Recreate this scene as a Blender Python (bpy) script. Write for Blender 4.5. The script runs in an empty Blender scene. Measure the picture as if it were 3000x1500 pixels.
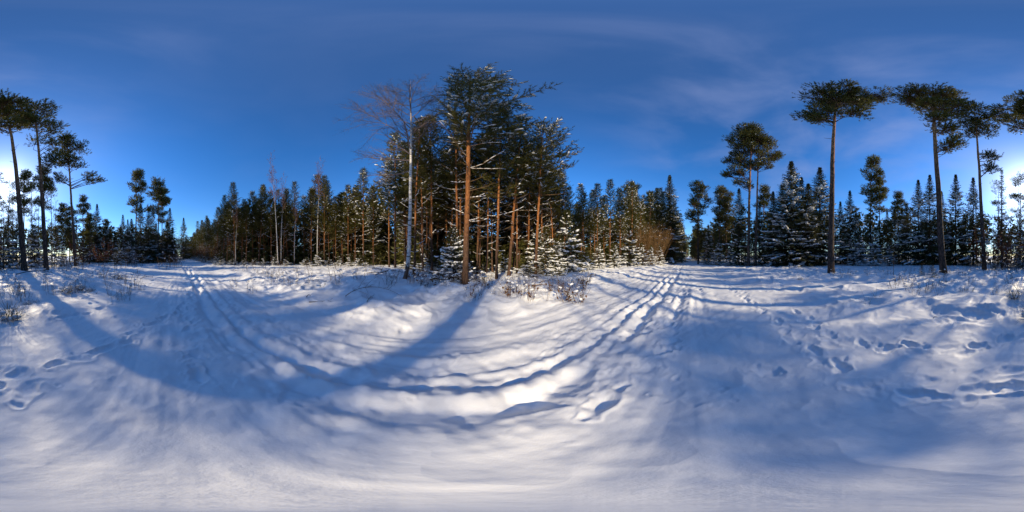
import bpy, math, random
import numpy as np
from math import sin, cos, tan, radians, degrees, atan2, pi, sqrt, exp
from mathutils import Vector, Matrix

SC = bpy.context.scene
COL = SC.collection

# ------------------------------------------------------------------ camera
cam_d = bpy.data.cameras.new('camera')
cam = bpy.data.objects.new('camera', cam_d)
COL.objects.link(cam)
SC.camera = cam
SC.render.engine = 'CYCLES'
cam_d.type = 'PANO'
for holder in (cam_d, getattr(cam_d, 'cycles', None)):
    try:
        holder.panorama_type = 'EQUIRECTANGULAR'
    except Exception:
        pass
EYE = 1.6
cam.location = (0, 0, EYE)
cam.rotation_euler = (radians(90), 0, 0)
cam_d.clip_start = 0.05
cam_d.clip_end = 6000

# ------------------------------------------------------------------ sky and sun
SUN_BEARING = -178.4          # degrees clockwise from the view direction (+Y)
SUN_ELEV = 23.0
sun_dir = Vector((sin(radians(SUN_BEARING)) * cos(radians(SUN_ELEV)),
                  cos(radians(SUN_BEARING)) * cos(radians(SUN_ELEV)), sin(radians(SUN_ELEV))))
world = bpy.data.worlds.new('World')
SC.world = world
world.use_nodes = True
wn, wl = world.node_tree.nodes, world.node_tree.links
wn.clear()


def N(nodes, kind, **kw):
    n = nodes.new(kind)
    for k, v in kw.items():
        if k in n.inputs:
            n.inputs[k].default_value = v
        else:
            setattr(n, k, v)
    return n


def math_node(nodes, links, op, a, b=None):
    n = nodes.new('ShaderNodeMath')
    n.operation = op
    for i, x in enumerate((a, b)):
        if x is None:
            continue
        if isinstance(x, (int, float)):
            n.inputs[i].default_value = x
        else:
            links.new(x, n.inputs[i])
    return n.outputs[0]


sky = N(wn, 'ShaderNodeTexSky')
sky.sky_type = 'NISHITA'
sky.sun_disc = False
sky.sun_elevation = radians(SUN_ELEV)
sky.sun_rotation = radians(SUN_BEARING)
sky.altitude = 600
sky.air_density = 1.0
sky.dust_density = 0.25
sky.ozone_density = 3.0
hs = N(wn, 'ShaderNodeHueSaturation')
hs.inputs['Saturation'].default_value = 1.26
hs.inputs['Value'].default_value = 1.07
wl.new(sky.outputs[0], hs.inputs['Color'])
gam = N(wn, 'ShaderNodeMixRGB')           # the deep winter-blue cast of the photograph
gam.blend_type = 'MULTIPLY'
gam.inputs[0].default_value = 1
gam.inputs[2].default_value = (0.80, 0.96, 1.16, 1)
wl.new(hs.outputs[0], gam.inputs[1])
tc = N(wn, 'ShaderNodeTexCoord')
# thin cirrus veils, stretched, gathered on the sunward side
mp = N(wn, 'ShaderNodeMapping')
mp.inputs['Scale'].default_value = (1.0, 2.2, 4.5)
mp.inputs['Rotation'].default_value = (0.3, 0.2, 0.7)
wl.new(tc.outputs['Generated'], mp.inputs[0])
cn = N(wn, 'ShaderNodeTexNoise')
cn.inputs['Scale'].default_value = 1.5
cn.inputs['Detail'].default_value = 6
cn.inputs['Roughness'].default_value = 0.5
cn.inputs['Distortion'].default_value = 0.25
wl.new(mp.outputs[0], cn.inputs['Vector'])
cr = N(wn, 'ShaderNodeMapRange')
cr.interpolation_type = 'SMOOTHSTEP'
cr.inputs[1].default_value = 0.36
cr.inputs[2].default_value = 0.80
wl.new(cn.outputs[0], cr.inputs[0])


def dot_dir(d):
    v = N(wn, 'ShaderNodeVectorMath', operation='DOT_PRODUCT')
    nrm = N(wn, 'ShaderNodeVectorMath', operation='NORMALIZE')
    wl.new(tc.outputs['Generated'], nrm.inputs[0])
    wl.new(nrm.outputs[0], v.inputs[0])
    v.inputs[1].default_value = d
    return v.outputs['Value']


dsun = dot_dir(sun_dir)
b_c = radians(125)
dcl = dot_dir(Vector((sin(b_c) * cos(radians(35)), cos(b_c) * cos(radians(35)), sin(radians(35)))))
cm = N(wn, 'ShaderNodeMapRange')
cm.interpolation_type = 'SMOOTHSTEP'
cm.inputs[1].default_value = 0.2
cm.inputs[2].default_value = 0.9
cm.inputs[3].default_value = 0.06
cm.inputs[4].default_value = 0.8
wl.new(dcl, cm.inputs[0])
cloud_fac = math_node(wn, wl, 'MULTIPLY', cr.outputs[0], cm.outputs[0])
cloud_fac = math_node(wn, wl, 'MULTIPLY', cloud_fac, 0.48)
mixc = N(wn, 'ShaderNodeMixRGB')
mixc.inputs[2].default_value = (1.9, 2.3, 3.9, 1)
wl.new(cloud_fac, mixc.inputs[0])
sepz = N(wn, 'ShaderNodeSeparateXYZ')
nz_ = N(wn, 'ShaderNodeVectorMath', operation='NORMALIZE')
wl.new(tc.outputs['Generated'], nz_.inputs[0])
wl.new(nz_.outputs[0], sepz.inputs[0])
veil = N(wn, 'ShaderNodeMapRange')
veil.interpolation_type = 'SMOOTHSTEP'
veil.inputs[1].default_value = 0.55
veil.inputs[2].default_value = 1.0
veil.inputs[3].default_value = 0.0
veil.inputs[4].default_value = 0.28
wl.new(sepz.outputs[2], veil.inputs[0])
mixv = N(wn, 'ShaderNodeMixRGB')
mixv.inputs[2].default_value = (0.50, 0.80, 1.65, 1)
wl.new(veil.outputs[0], mixv.inputs[0])
wl.new(gam.outputs[0], mixv.inputs[1])
wl.new(mixv.outputs[0], mixc.inputs[1])
# aureole and glare of the sun itself
pos = math_node(wn, wl, 'MAXIMUM', dsun, 0.0)
au1 = math_node(wn, wl, 'MULTIPLY', math_node(wn, wl, 'POWER', pos, 9.0), 0.7)
au2 = math_node(wn, wl, 'MULTIPLY', math_node(wn, wl, 'POWER', pos, 90.0), 7.0)
au3 = math_node(wn, wl, 'MULTIPLY', math_node(wn, wl, 'POWER', pos, 6000.0), 60.0)
au = math_node(wn, wl, 'ADD', math_node(wn, wl, 'ADD', au1, au2), au3)
auc = N(wn, 'ShaderNodeMixRGB')
auc.blend_type = 'MULTIPLY'
auc.inputs[0].default_value = 1
auc.inputs[1].default_value = (1.0, 1.0, 1.0, 1)
comb = N(wn, 'ShaderNodeCombineXYZ')
for i, f in enumerate((0.86, 0.95, 1.05)):
    wl.new(math_node(wn, wl, 'MULTIPLY', au, f), comb.inputs[i])
addc = N(wn, 'ShaderNodeMixRGB')
addc.blend_type = 'ADD'
addc.inputs[0].default_value = 1
wl.new(mixc.outputs[0], addc.inputs[1])
wl.new(comb.outputs[0], addc.inputs[2])
bg = N(wn, 'ShaderNodeBackground')
bg.inputs['Strength'].default_value = 0.13
wl.new(addc.outputs[0], bg.inputs[0])
wo = N(wn, 'ShaderNodeOutputWorld')
wl.new(bg.outputs[0], wo.inputs[0])

sun_d = bpy.data.lights.new('sun', 'SUN')
sun_d.energy = 3.8
sun_d.angle = radians(0.55)
sun_d.color = (1.0, 0.83, 0.56)
sun = bpy.data.objects.new('sun', sun_d)
COL.objects.link(sun)
sun.rotation_euler = (-sun_dir).to_track_quat('-Z', 'Y').to_euler()

SC.view_settings.view_transform = 'Standard'
try:
    SC.view_settings.look = 'None'
except Exception:
    pass
SC.view_settings.exposure = 0.5
SC.view_settings.gamma = 1.0
SC.view_settings.use_curve_mapping = False
SC.cycles.max_bounces = 6
SC.cycles.diffuse_bounces = 3
SC.cycles.glossy_bounces = 2
SC.cycles.transmission_bounces = 2
SC.cycles.transparent_max_bounces = 4
SC.cycles.caustics_reflective = False
SC.cycles.caustics_refractive = False
SC.cycles.use_denoising = True
try:
    SC.cycles.denoiser = 'OPENIMAGEDENOISE'
    SC.cycles.denoising_input_passes = 'RGB_ALBEDO_NORMAL'
except Exception:
    pass

# ------------------------------------------------------------------ materials


def new_mat(name):
    m = bpy.data.materials.new(name)
    m.use_nodes = True
    nt = m.node_tree
    return m, nt.nodes, nt.links, nt.nodes['Principled BSDF']


def ramp(nodes, stops):
    r = nodes.new('ShaderNodeValToRGB')
    el = r.color_ramp.elements
    while len(el) < len(stops):
        el.new(0.5)
    for e, (p, c) in zip(el, stops):
        e.position = p
        e.color = (*c, 1)
    return r


def snow_material(name, base, fine):
    m, n, l, b = new_mat(name)
    b.inputs['Roughness'].default_value = 0.55
    b.inputs['Specular IOR Level'].default_value = 0.12
    t = n.new('ShaderNodeTexCoord')
    nz = n.new('ShaderNodeTexNoise')
    nz.inputs['Scale'].default_value = 0.35
    nz.inputs['Detail'].default_value = 5
    l.new(t.outputs['Object'], nz.inputs['Vector'])
    r = ramp(n, [(0.3, tuple(x * 0.94 for x in base)), (0.7, base)])
    l.new(nz.outputs[0], r.inputs[0])
    l.new(r.outputs[0], b.inputs['Base Color'])
    if fine:
        n1 = n.new('ShaderNodeTexNoise')
        n1.inputs['Scale'].default_value = 26
        n1.inputs['Detail'].default_value = 8
        n1.inputs['Roughness'].default_value = 0.7
        l.new(t.outputs['Object'], n1.inputs['Vector'])
        n2 = n.new('ShaderNodeTexNoise')
        n2.inputs['Scale'].default_value = 5.5
        n2.inputs['Detail'].default_value = 6
        n2.inputs['Roughness'].default_value = 0.6
        l.new(t.outputs['Object'], n2.inputs['Vector'])
        b1 = n.new('ShaderNodeBump')
        b1.inputs['Strength'].default_value = 0.08
        b1.inputs['Distance'].default_value = 0.012
        l.new(n1.outputs[0], b1.inputs['Height'])
        b2 = n.new('ShaderNodeBump')
        b2.inputs['Strength'].default_value = 0.22
        b2.inputs['Distance'].default_value = 0.05
        l.new(n2.outputs[0], b2.inputs['Height'])
        l.new(b1.outputs[0], b2.inputs['Normal'])
        l.new(b2.outputs[0], b.inputs['Normal'])
    return m


M_SNOW = snow_material('snow_ground', (0.86, 0.86, 0.86), True)
M_SNOWB = snow_material('snow_on_twigs', (0.86, 0.86, 0.86), False)


def needle_material(name, dark, mid, tip, trans=0.25):
    m, n, l, b = new_mat(name)
    oi = n.new('ShaderNodeObjectInfo')
    t = n.new('ShaderNodeTexCoord')
    nz = n.new('ShaderNodeTexNoise')
    nz.inputs['Scale'].default_value = 1.1
    nz.inputs['Detail'].default_value = 4
    l.new(t.outputs['Object'], nz.inputs['Vector'])
    a = math_node(n, l, 'MULTIPLY', oi.outputs['Random'], 0.3)
    a = math_node(n, l, 'ADD', a, nz.outputs[0])
    a = math_node(n, l, 'SUBTRACT', a, 0.15)
    r = ramp(n, [(0.25, dark), (0.52, mid), (0.8, tip)])
    l.new(a, r.inputs[0])
    l.new(r.outputs[0], b.inputs['Base Color'])
    b.inputs['Roughness'].default_value = 0.6
    b.inputs['Specular IOR Level'].default_value = 0.3
    tr = n.new('ShaderNodeBsdfTranslucent')
    l.new(r.outputs[0], tr.inputs[0])
    mx = n.new('ShaderNodeMixShader')
    mx.inputs[0].default_value = trans
    l.new(b.outputs[0], mx.inputs[1])
    l.new(tr.outputs[0], mx.inputs[2])
    l.new(mx.outputs[0], n['Material Output'].inputs[0])
    return m


M_PINE = needle_material('pine_needles', (0.05, 0.055, 0.011), (0.118, 0.108, 0.018), (0.175, 0.145, 0.026), 0.4)
M_TALLP = needle_material('old_pine_needles', (0.05, 0.055, 0.012), (0.112, 0.104, 0.019), (0.165, 0.138, 0.027), 0.42)
M_SPRUCE = needle_material('spruce_needles', (0.034, 0.04, 0.013), (0.078, 0.08, 0.02), (0.135, 0.12, 0.03), 0.15)
M_BROWNLEAF = needle_material('dry_beech_leaves', (0.10, 0.03, 0.012), (0.19, 0.06, 0.02), (0.28, 0.11, 0.04), 0.4)


def bark_material(name, low, high, z0, z1, scale=14, zsq=0.25, plate=0.6, dark=0.35):
    """Bark that turns from its grey-brown foot colour into its upper colour between the heights z0 and z1 (metres)."""
    m, n, l, b = new_mat(name)
    t = n.new('ShaderNodeTexCoord')
    mp_ = n.new('ShaderNodeMapping')
    mp_.inputs['Scale'].default_value = (1, 1, zsq)
    l.new(t.outputs['Object'], mp_.inputs[0])
    nz = n.new('ShaderNodeTexNoise')
    nz.inputs['Scale'].default_value = scale
    nz.inputs['Detail'].default_value = 6
    nz.inputs['Roughness'].default_value = 0.65
    l.new(mp_.outputs[0], nz.inputs['Vector'])
    vo = n.new('ShaderNodeTexVoronoi')
    vo.feature = 'DISTANCE_TO_EDGE'
    vo.inputs['Scale'].default_value = scale * 0.8
    l.new(mp_.outputs[0], vo.inputs['Vector'])
    sx = n.new('ShaderNodeSeparateXYZ')
    l.new(t.outputs['Object'], sx.inputs[0])
    zz = math_node(n, l, 'ADD', sx.outputs[2], math_node(n, l, 'MULTIPLY', math_node(n, l, 'SUBTRACT', nz.outputs[0], 0.5), (z1 - z0) * 0.5))
    mr = n.new('ShaderNodeMapRange')
    mr.interpolation_type = 'SMOOTHSTEP'
    mr.inputs[1].default_value = z0
    mr.inputs[2].default_value = z1
    l.new(zz, mr.inputs[0])
    mx = n.new('ShaderNodeMixRGB')
    mx.inputs[1].default_value = (*low, 1)
    mx.inputs[2].default_value = (*high, 1)
    l.new(mr.outputs[0], mx.inputs[0])
    pl = n.new('ShaderNodeMapRange')
    pl.inputs[1].default_value = 0.0
    pl.inputs[2].default_value = 0.12
    pl.inputs[3].default_value = dark
    pl.inputs[4].default_value = 1.0
    l.new(vo.outputs[0], pl.inputs[0])
    nv = n.new('ShaderNodeMapRange')
    nv.inputs[1].default_value = 0.3
    nv.inputs[2].default_value = 0.7
    nv.inputs[3].default_value = 0.6
    nv.inputs[4].default_value = 1.25
    l.new(nz.outputs[0], nv.inputs[0])
    f = math_node(n, l, 'MULTIPLY', pl.outputs[0], nv.outputs[0])
    oi = n.new('ShaderNodeObjectInfo')
    f = math_node(n, l, 'MULTIPLY', f, math_node(n, l, 'ADD', 0.8, math_node(n, l, 'MULTIPLY', oi.outputs['Random'], 0.4)))
    ml = n.new('ShaderNodeMixRGB')
    ml.blend_type = 'MULTIPLY'
    ml.inputs[0].default_value = 1
    l.new(mx.outputs[0], ml.inputs[1])
    cb = n.new('ShaderNodeCombineXYZ')
    for i in range(3):
        l.new(f, cb.inputs[i])
    l.new(cb.outputs[0], ml.inputs[2])
    l.new(ml.outputs[0], b.inputs['Base Color'])
    b.inputs['Roughness'].default_value = 0.85
    b.inputs['Specular IOR Level'].default_value = 0.15
    bp = n.new('ShaderNodeBump')
    bp.inputs['Strength'].default_value = plate
    bp.inputs['Distance'].default_value = 0.03
    l.new(f, bp.inputs['Height'])
    l.new(bp.outputs[0], b.inputs['Normal'])
    return m


M_BARKY = bark_material('young_pine_bark', (0.12, 0.07, 0.045), (0.34, 0.135, 0.045), 1.2, 4.5, 16, 0.3, 0.5, 0.5)
M_BARKT = bark_material('old_pine_bark', (0.12, 0.085, 0.065), (0.40, 0.19, 0.085), 5.0, 14.0, 7, 0.3, 0.9, 0.25)
M_BARKS = bark_material('spruce_bark', (0.10, 0.065, 0.045), (0.13, 0.08, 0.05), 2, 10, 14, 0.5, 0.5, 0.5)
M_TWIG = bark_material('dry_twig_bark', (0.15, 0.09, 0.05), (0.17, 0.10, 0.055), 1, 6, 30, 1, 0.0, 0.8)
M_LIMB = bark_material('pine_limb_bark', (0.19, 0.12, 0.06), (0.23, 0.135, 0.06), 2, 8, 24, 1, 0.2, 0.7)
M_CLIMB = bark_material('pine_shoot_bark', (0.10, 0.075, 0.03), (0.12, 0.085, 0.032), 2, 8, 24, 1, 0.0, 0.7)
M_BTWIG = bark_material('birch_twig_bark', (0.20, 0.16, 0.145), (0.21, 0.155, 0.14), 3, 9, 20, 1, 0.0, 0.8)
M_RTWIG = bark_material('young_birch_twig_bark', (0.24, 0.13, 0.10), (0.27, 0.14, 0.11), 3, 9, 20, 1, 0.0, 0.8)
M_SHRUB = bark_material('shrub_stem_bark', (0.20, 0.115, 0.05), (0.26, 0.15, 0.06), 0.5, 4, 20, 1, 0.0, 0.8)
M_DARKTW = bark_material('dark_stem_bark', (0.09, 0.055, 0.035), (0.12, 0.07, 0.04), 0.5, 4, 20, 1, 0.0, 0.8)
M_GRASS = needle_material('dry_grass', (0.16, 0.13, 0.055), (0.26, 0.2, 0.09), (0.4, 0.32, 0.16), 0.3)
M_GRASSD = needle_material('sedge_grass', (0.05, 0.05, 0.025), (0.09, 0.085, 0.04), (0.2, 0.17, 0.09), 0.3)
M_RUST = needle_material('withered_bracken', (0.13, 0.055, 0.02), (0.22, 0.10, 0.03), (0.32, 0.17, 0.05), 0.3)


def birch_material():
    m, n, l, b = new_mat('birch_bark')
    t = n.new('ShaderNodeTexCoord')
    sx = n.new('ShaderNodeSeparateXYZ')
    l.new(t.outputs['Object'], sx.inputs[0])
    mp_ = n.new('ShaderNodeMapping')
    mp_.inputs['Scale'].default_value = (3.2, 3.2, 13)
    l.new(t.outputs['Object'], mp_.inputs[0])
    n1 = n.new('ShaderNodeTexNoise')
    n1.inputs['Scale'].default_value = 1.0
    n1.inputs['Detail'].default_value = 3
    l.new(mp_.outputs[0], n1.inputs['Vector'])
    r1 = n.new('ShaderNodeMapRange')
    r1.inputs[1].default_value = 0.58
    r1.inputs[2].default_value = 0.66
    l.new(n1.outputs[0], r1.inputs[0])
    mx = n.new('ShaderNodeMixRGB')
    mx.inputs[1].default_value = (0.62, 0.58, 0.52, 1)
    mx.inputs[2].default_value = (0.07, 0.055, 0.045, 1)
    l.new(r1.outputs[0], mx.inputs[0])
    n2 = n.new('ShaderNodeTexNoise')
    n2.inputs['Scale'].default_value = 7
    n2.inputs['Detail'].default_value = 5
    l.new(t.outputs['Object'], n2.inputs['Vector'])
    z = math_node(n, l, 'ADD', sx.outputs[2], math_node(n, l, 'MULTIPLY', math_node(n, l, 'SUBTRACT', n2.outputs[0], 0.5), 1.6))
    r2 = n.new('ShaderNodeMapRange')
    r2.inputs[1].default_value = 0.75
    r2.inputs[2].default_value = 1.0
    r2.inputs[3].default_value = 1
    r2.inputs[4].default_value = 0
    l.new(z, r2.inputs[0])
    m2 = n.new('ShaderNodeMixRGB')
    l.new(r2.outputs[0], m2.inputs[0])
    l.new(mx.outputs[0], m2.inputs[1])
    r3 = ramp(n, [(0.35, (0.04, 0.025, 0.018)), (0.65, (0.15, 0.085, 0.05))])
    l.new(n2.outputs[0], r3.inputs[0])
    l.new(r3.outputs[0], m2.inputs[2])
    l.new(m2.outputs[0], b.inputs['Base Color'])
    ru = n.new('ShaderNodeMapRange')
    ru.inputs[1].default_value = 7.0
    ru.inputs[2].default_value = 12.0
    l.new(z, ru.inputs[0])
    m3 = n.new('ShaderNodeMixRGB')
    m3.inputs[2].default_value = (0.22, 0.15, 0.12, 1)
    l.new(ru.outputs[0], m3.inputs[0])
    l.new(m2.outputs[0], m3.inputs[1])
    l.new(m3.outputs[0], b.inputs['Base Color'])
    b.inputs['Roughness'].default_value = 0.7
    bp = n.new('ShaderNodeBump')
    bp.inputs['Strength'].default_value = 0.5
    bp.inputs['Distance'].default_value = 0.015
    l.new(n2.outputs[0], bp.inputs['Height'])
    l.new(bp.outputs[0], b.inputs['Normal'])
    return m


M_BIRCH = birch_material()

# ------------------------------------------------------------------ mesh helpers


class MB:
    """Collects vertices and triangles (numpy) with a material slot per face."""

    def __init__(self):
        self.v, self.f, self.m, self.s, self.n = [], [], [], [], 0

    def add(self, v, f, mat=0, smooth=True):
        if len(v) == 0:
            return
        self.v.append(np.asarray(v, np.float32))
        self.f.append(np.asarray(f, np.int64) + self.n)
        self.m.append(np.full(len(f), mat, np.int32))
        self.s.append(np.full(len(f), smooth, bool))
        self.n += len(v)

    def mesh(self, name, mats):
        v = np.concatenate(self.v) if self.v else np.zeros((0, 3), np.float32)
        f = np.concatenate(self.f) if self.f else np.zeros((0, 3), np.int64)
        me = bpy.data.meshes.new(name)
        me.vertices.add(len(v))
        me.vertices.foreach_set('co', v.ravel())
        me.loops.add(len(f) * 3)
        me.loops.foreach_set('vertex_index', f.ravel().astype(np.int32))
        me.polygons.add(len(f))
        me.polygons.foreach_set('loop_start', np.arange(0, len(f) * 3, 3, dtype=np.int32))
        for m in mats:
            me.materials.append(m)
        if len(f):
            me.polygons.foreach_set('material_index', np.concatenate(self.m))
            me.polygons.foreach_set('use_smooth', np.concatenate(self.s))
        me.update(calc_edges=True)
        return me


def unit(a):
    return a / np.maximum(np.linalg.norm(a, axis=-1, keepdims=True), 1e-9)


def frame(D):
    ref = np.where(np.abs(D[:, 2:3]) > 0.9, np.array([[1.0, 0, 0]]), np.array([[0, 0, 1.0]]))
    A = unit(np.cross(D, ref))
    B = np.cross(A, D)
    return A, B            # A sideways, B up-ish


def cones(mb, P0, P1, r0, r1, sides=3, mat=0):
    P0, P1 = np.asarray(P0, float), np.asarray(P1, float)
    n = len(P0)
    if n == 0:
        return
    r0 = np.broadcast_to(np.asarray(r0, float), (n,))
    r1 = np.broadcast_to(np.asarray(r1, float), (n,))
    D = unit(P1 - P0)
    A, B = frame(D)
    vs = []
    for P, r in ((P0, r0), (P1, r1)):
        for k in range(sides):
            a = 2 * pi * k / sides
            vs.append(P + (A * cos(a) + B * sin(a)) * r[:, None])
    V = np.stack(vs, 1).reshape(-1, 3)
    base = (np.arange(n) * 2 * sides)[:, None]
    F = []
    for k in range(sides):
        k2 = (k + 1) % sides
        F.append(np.concatenate([base + k, base + k2, base + sides + k2], 1))
        F.append(np.concatenate([base + k, base + sides + k2, base + sides + k], 1))
    mb.add(V, np.stack(F, 1).reshape(-1, 3), mat, True)


def tube(mb, pts, rad, sides=10, mat=0, jitter=0.0, rng=None):
    pts = np.asarray(pts, float)
    rad = np.asarray(rad, float)
    n = len(pts)
    T = unit(np.gradient(pts, axis=0))
    A = np.zeros((n, 3))
    a = np.array([1.0, 0, 0]) if abs(T[0][0]) < 0.9 else np.array([0, 1.0, 0])
    for i in range(n):
        a = a - T[i] * np.dot(a, T[i])
        a = a / np.linalg.norm(a)
        A[i] = a
    B = np.cross(T, A)
    ang = np.arange(sides) * 2 * pi / sides
    R = rad[:, None] * (1 + (rng.normal(0, jitter, (n, sides)) if jitter and rng is not None else 0))
    V = pts[:, None, :] + R[..., None] * (A[:, None, :] * np.cos(ang)[None, :, None] + B[:, None, :] * np.sin(ang)[None, :, None])
    V = np.concatenate([V.reshape(-1, 3), pts[-1:] + T[-1:] * rad[-1]])
    F = []
    for i in range(n - 1):
        for k in range(sides):
            k2 = (k + 1) % sides
            p, q, r_, s = i * sides + k, i * sides + k2, (i + 1) * sides + k2, (i + 1) * sides + k
            F += [(p, q, r_), (p, r_, s)]
    for k in range(sides):
        F.append(((n - 1) * sides + k, (n - 1) * sides + (k + 1) % sides, n * sides))
    mb.add(V, np.array(F), mat, True)


def needles(mb, rng, P, D, L, k, w, ln, th=(35, 70), mat=0):
    """k thin needle triangles round each shoot (start P, direction D, length L)."""
    n = len(P)
    if n == 0:
        return
    P, D = np.repeat(P, k, 0), np.repeat(unit(D), k, 0)
    L = np.repeat(np.broadcast_to(L, (n,)), k)
    m = n * k
    A, B = frame(D)
    ph = rng.uniform(0, 2 * pi, m)
    t = np.radians(rng.uniform(th[0], th[1], m))
    u = rng.uniform(0, 1, m)
    t = np.where(u > 0.85, t * 0.5, t)
    S = A * np.cos(ph)[:, None] + B * np.sin(ph)[:, None]
    d = D * np.cos(t)[:, None] + S * np.sin(t)[:, None]
    o = P + D * (L * u)[:, None]
    lng = ln * rng.uniform(0.7, 1.25, m)
    side = unit(np.cross(d, unit(rng.normal(0, 1, (m, 3)))))
    ww = w * rng.uniform(0.7, 1.3, m)
    v0 = o + side * (ww * 0.5)[:, None]
    v1 = o - side * (ww * 0.5)[:, None]
    v2 = o + d * lng[:, None]
    V = np.stack([v0, v1, v2], 1).reshape(-1, 3)
    mb.add(V, np.arange(3 * m).reshape(-1, 3), mat, False)


def _ico():
    t = (1 + 5 ** 0.5) / 2
    v = np.array([(-1, t, 0), (1, t, 0), (-1, -t, 0), (1, -t, 0), (0, -1, t), (0, 1, t), (0, -1, -t), (0, 1, -t), (t, 0, -1), (t, 0, 1), (-t, 0, -1), (-t, 0, 1)], float)
    f = np.array([(0, 11, 5), (0, 5, 1), (0, 1, 7), (0, 7, 10), (0, 10, 11), (1, 5, 9), (5, 11, 4), (11, 10, 2), (10, 7, 6), (7, 1, 8), (3, 9, 4), (3, 4, 2), (3, 2, 6), (3, 6, 8), (3, 8, 9), (4, 9, 5), (2, 4, 11), (6, 2, 10), (8, 6, 7), (9, 8, 1)])
    return unit(v), f


ICO_V, ICO_F = _ico()


def blobs(mb, rng, P, D, ln, wd, ht, mat=0, jit=0.22):
    """Lumps of snow, long axis along D."""
    n = len(P)
    if n == 0:
        return
    D = unit(np.asarray(D, float))
    A, B = frame(D)
    ln, wd, ht = (np.broadcast_to(x, (n,)) for x in (ln, wd, ht))
    J = 1 + rng.normal(0, jit, (n, 12))
    V = P[:, None, :] + (D[:, None, :] * (ICO_V[None, :, 0:1] * ln[:, None, None])
                         + A[:, None, :] * (ICO_V[None, :, 1:2] * wd[:, None, None])
                         + B[:, None, :] * (ICO_V[None, :, 2:3] * ht[:, None, None])) * J[..., None]
    F = (ICO_F[None] + (np.arange(n) * 12)[:, None, None]).reshape(-1, 3)
    mb.add(V.reshape(-1, 3), F, mat, True)


# ------------------------------------------------------------------ object helpers


def obj(name, me, parent=None, kind=None):
    o = bpy.data.objects.new(name, me)
    COL.objects.link(o)
    if parent is not None:
        o.parent = parent
    if kind:
        o['kind'] = kind
    return o


def tag(o, label, cat, group=None):
    o['label'] = label
    o['category'] = cat
    if group:
        o['group'] = group
    return o


def plant(kindname, parts, loc, rotz, scale, label, cat, group=None, tilt=(0, 0)):
    """An Empty at the plant's foot with one child per part; copies share the mesh data of the parts."""
    r = bpy.data.objects.new(kindname, None)
    r.empty_display_size = 0.3
    COL.objects.link(r)
    r.location = loc
    r.rotation_euler = (tilt[0], tilt[1], rotz)
    r.scale = scale if isinstance(scale, tuple) else (scale,) * 3
    tag(r, label, cat, group)
    for part in parts:
        c = obj(part[0], part[1], r, part[2] if len(part) > 2 else None)
        if len(part) > 3:
            for sub in part[3]:
                obj(sub[0], sub[1], c, sub[2] if len(sub) > 2 else None)
    return r


# ------------------------------------------------------------------ terrain
ROAD_B = radians(62)
RE = np.array([sin(ROAD_B), cos(ROAD_B)])        # along the ride
RN = np.array([-cos(ROAD_B), sin(ROAD_B)])       # across it, towards the plantation


def vnoise(x, y, seed=0):
    xi, yi = np.floor(x).astype(np.int64), np.floor(y).astype(np.int64)
    fx, fy = x - xi, y - yi
    fx, fy = fx * fx * fx * (fx * (fx * 6 - 15) + 10), fy * fy * fy * (fy * (fy * 6 - 15) + 10)

    def h(a, b):
        k = (a * 374761393 + b * 668265263 + seed * 974634777) & 0xffffffff
        k = ((k ^ (k >> 13)) * 1274126177) & 0xffffffff
        k = ((k ^ (k >> 16)) * 2246822519) & 0xffffffff
        return ((k ^ (k >> 15)) & 0xffffff) / float(0xffffff)
    return ((h(xi, yi) * (1 - fx) + h(xi + 1, yi) * fx) * (1 - fy) + (h(xi, yi + 1) * (1 - fx) + h(xi + 1, yi + 1) * fx) * fy) * 2 - 1


def fbm(x, y, seed, octs=4, g=0.5):
    s, a, t = 0, 1.0, 0
    for i in range(octs):
        s = s + a * vnoise(x * 2 ** i + 17.3 * i, y * 2 ** i - 9.1 * i, seed + i)
        t += a
        a *= g
    return s / t


def sstep(a, b, x):
    t = np.clip((x - a) / (b - a), 0, 1)
    return t * t * (3 - 2 * t)


def brg(px):
    """Bearing (degrees, clockwise from +Y) of a column of the 3000-column survey panorama."""
    return (px - 1500) * 0.12


def polar(px, d):
    a = radians(brg(px))
    return d * sin(a), d * cos(a)


def ground_pt(px, py):
    d = EYE / tan(radians((py - 750) * 0.12))
    return polar(px, d)


MOUNDS = [(*polar(1110, 13.5), 0.42, 4.2), (*polar(1367, 8.2), 0.16, 2.2), (*polar(1500, 6.3), 0.10, 1.2), (*polar(1185, 8), 0.10, 1.3),
          (*polar(1040, 8.0), 0.22, 1.6), (*polar(1430, 5.6), 0.12, 0.7), (*polar(2640, 5.9), 0.16, 1.0), (*polar(2500, 7.5), 0.14, 1.0),
          (*polar(2880, 5.2), 0.16, 1.1), (*polar(165, 4.6), 0.14, 0.7), (*polar(310, 9), 0.2, 1.6), (*polar(1700, 12), 0.15, 1.5)]


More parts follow.
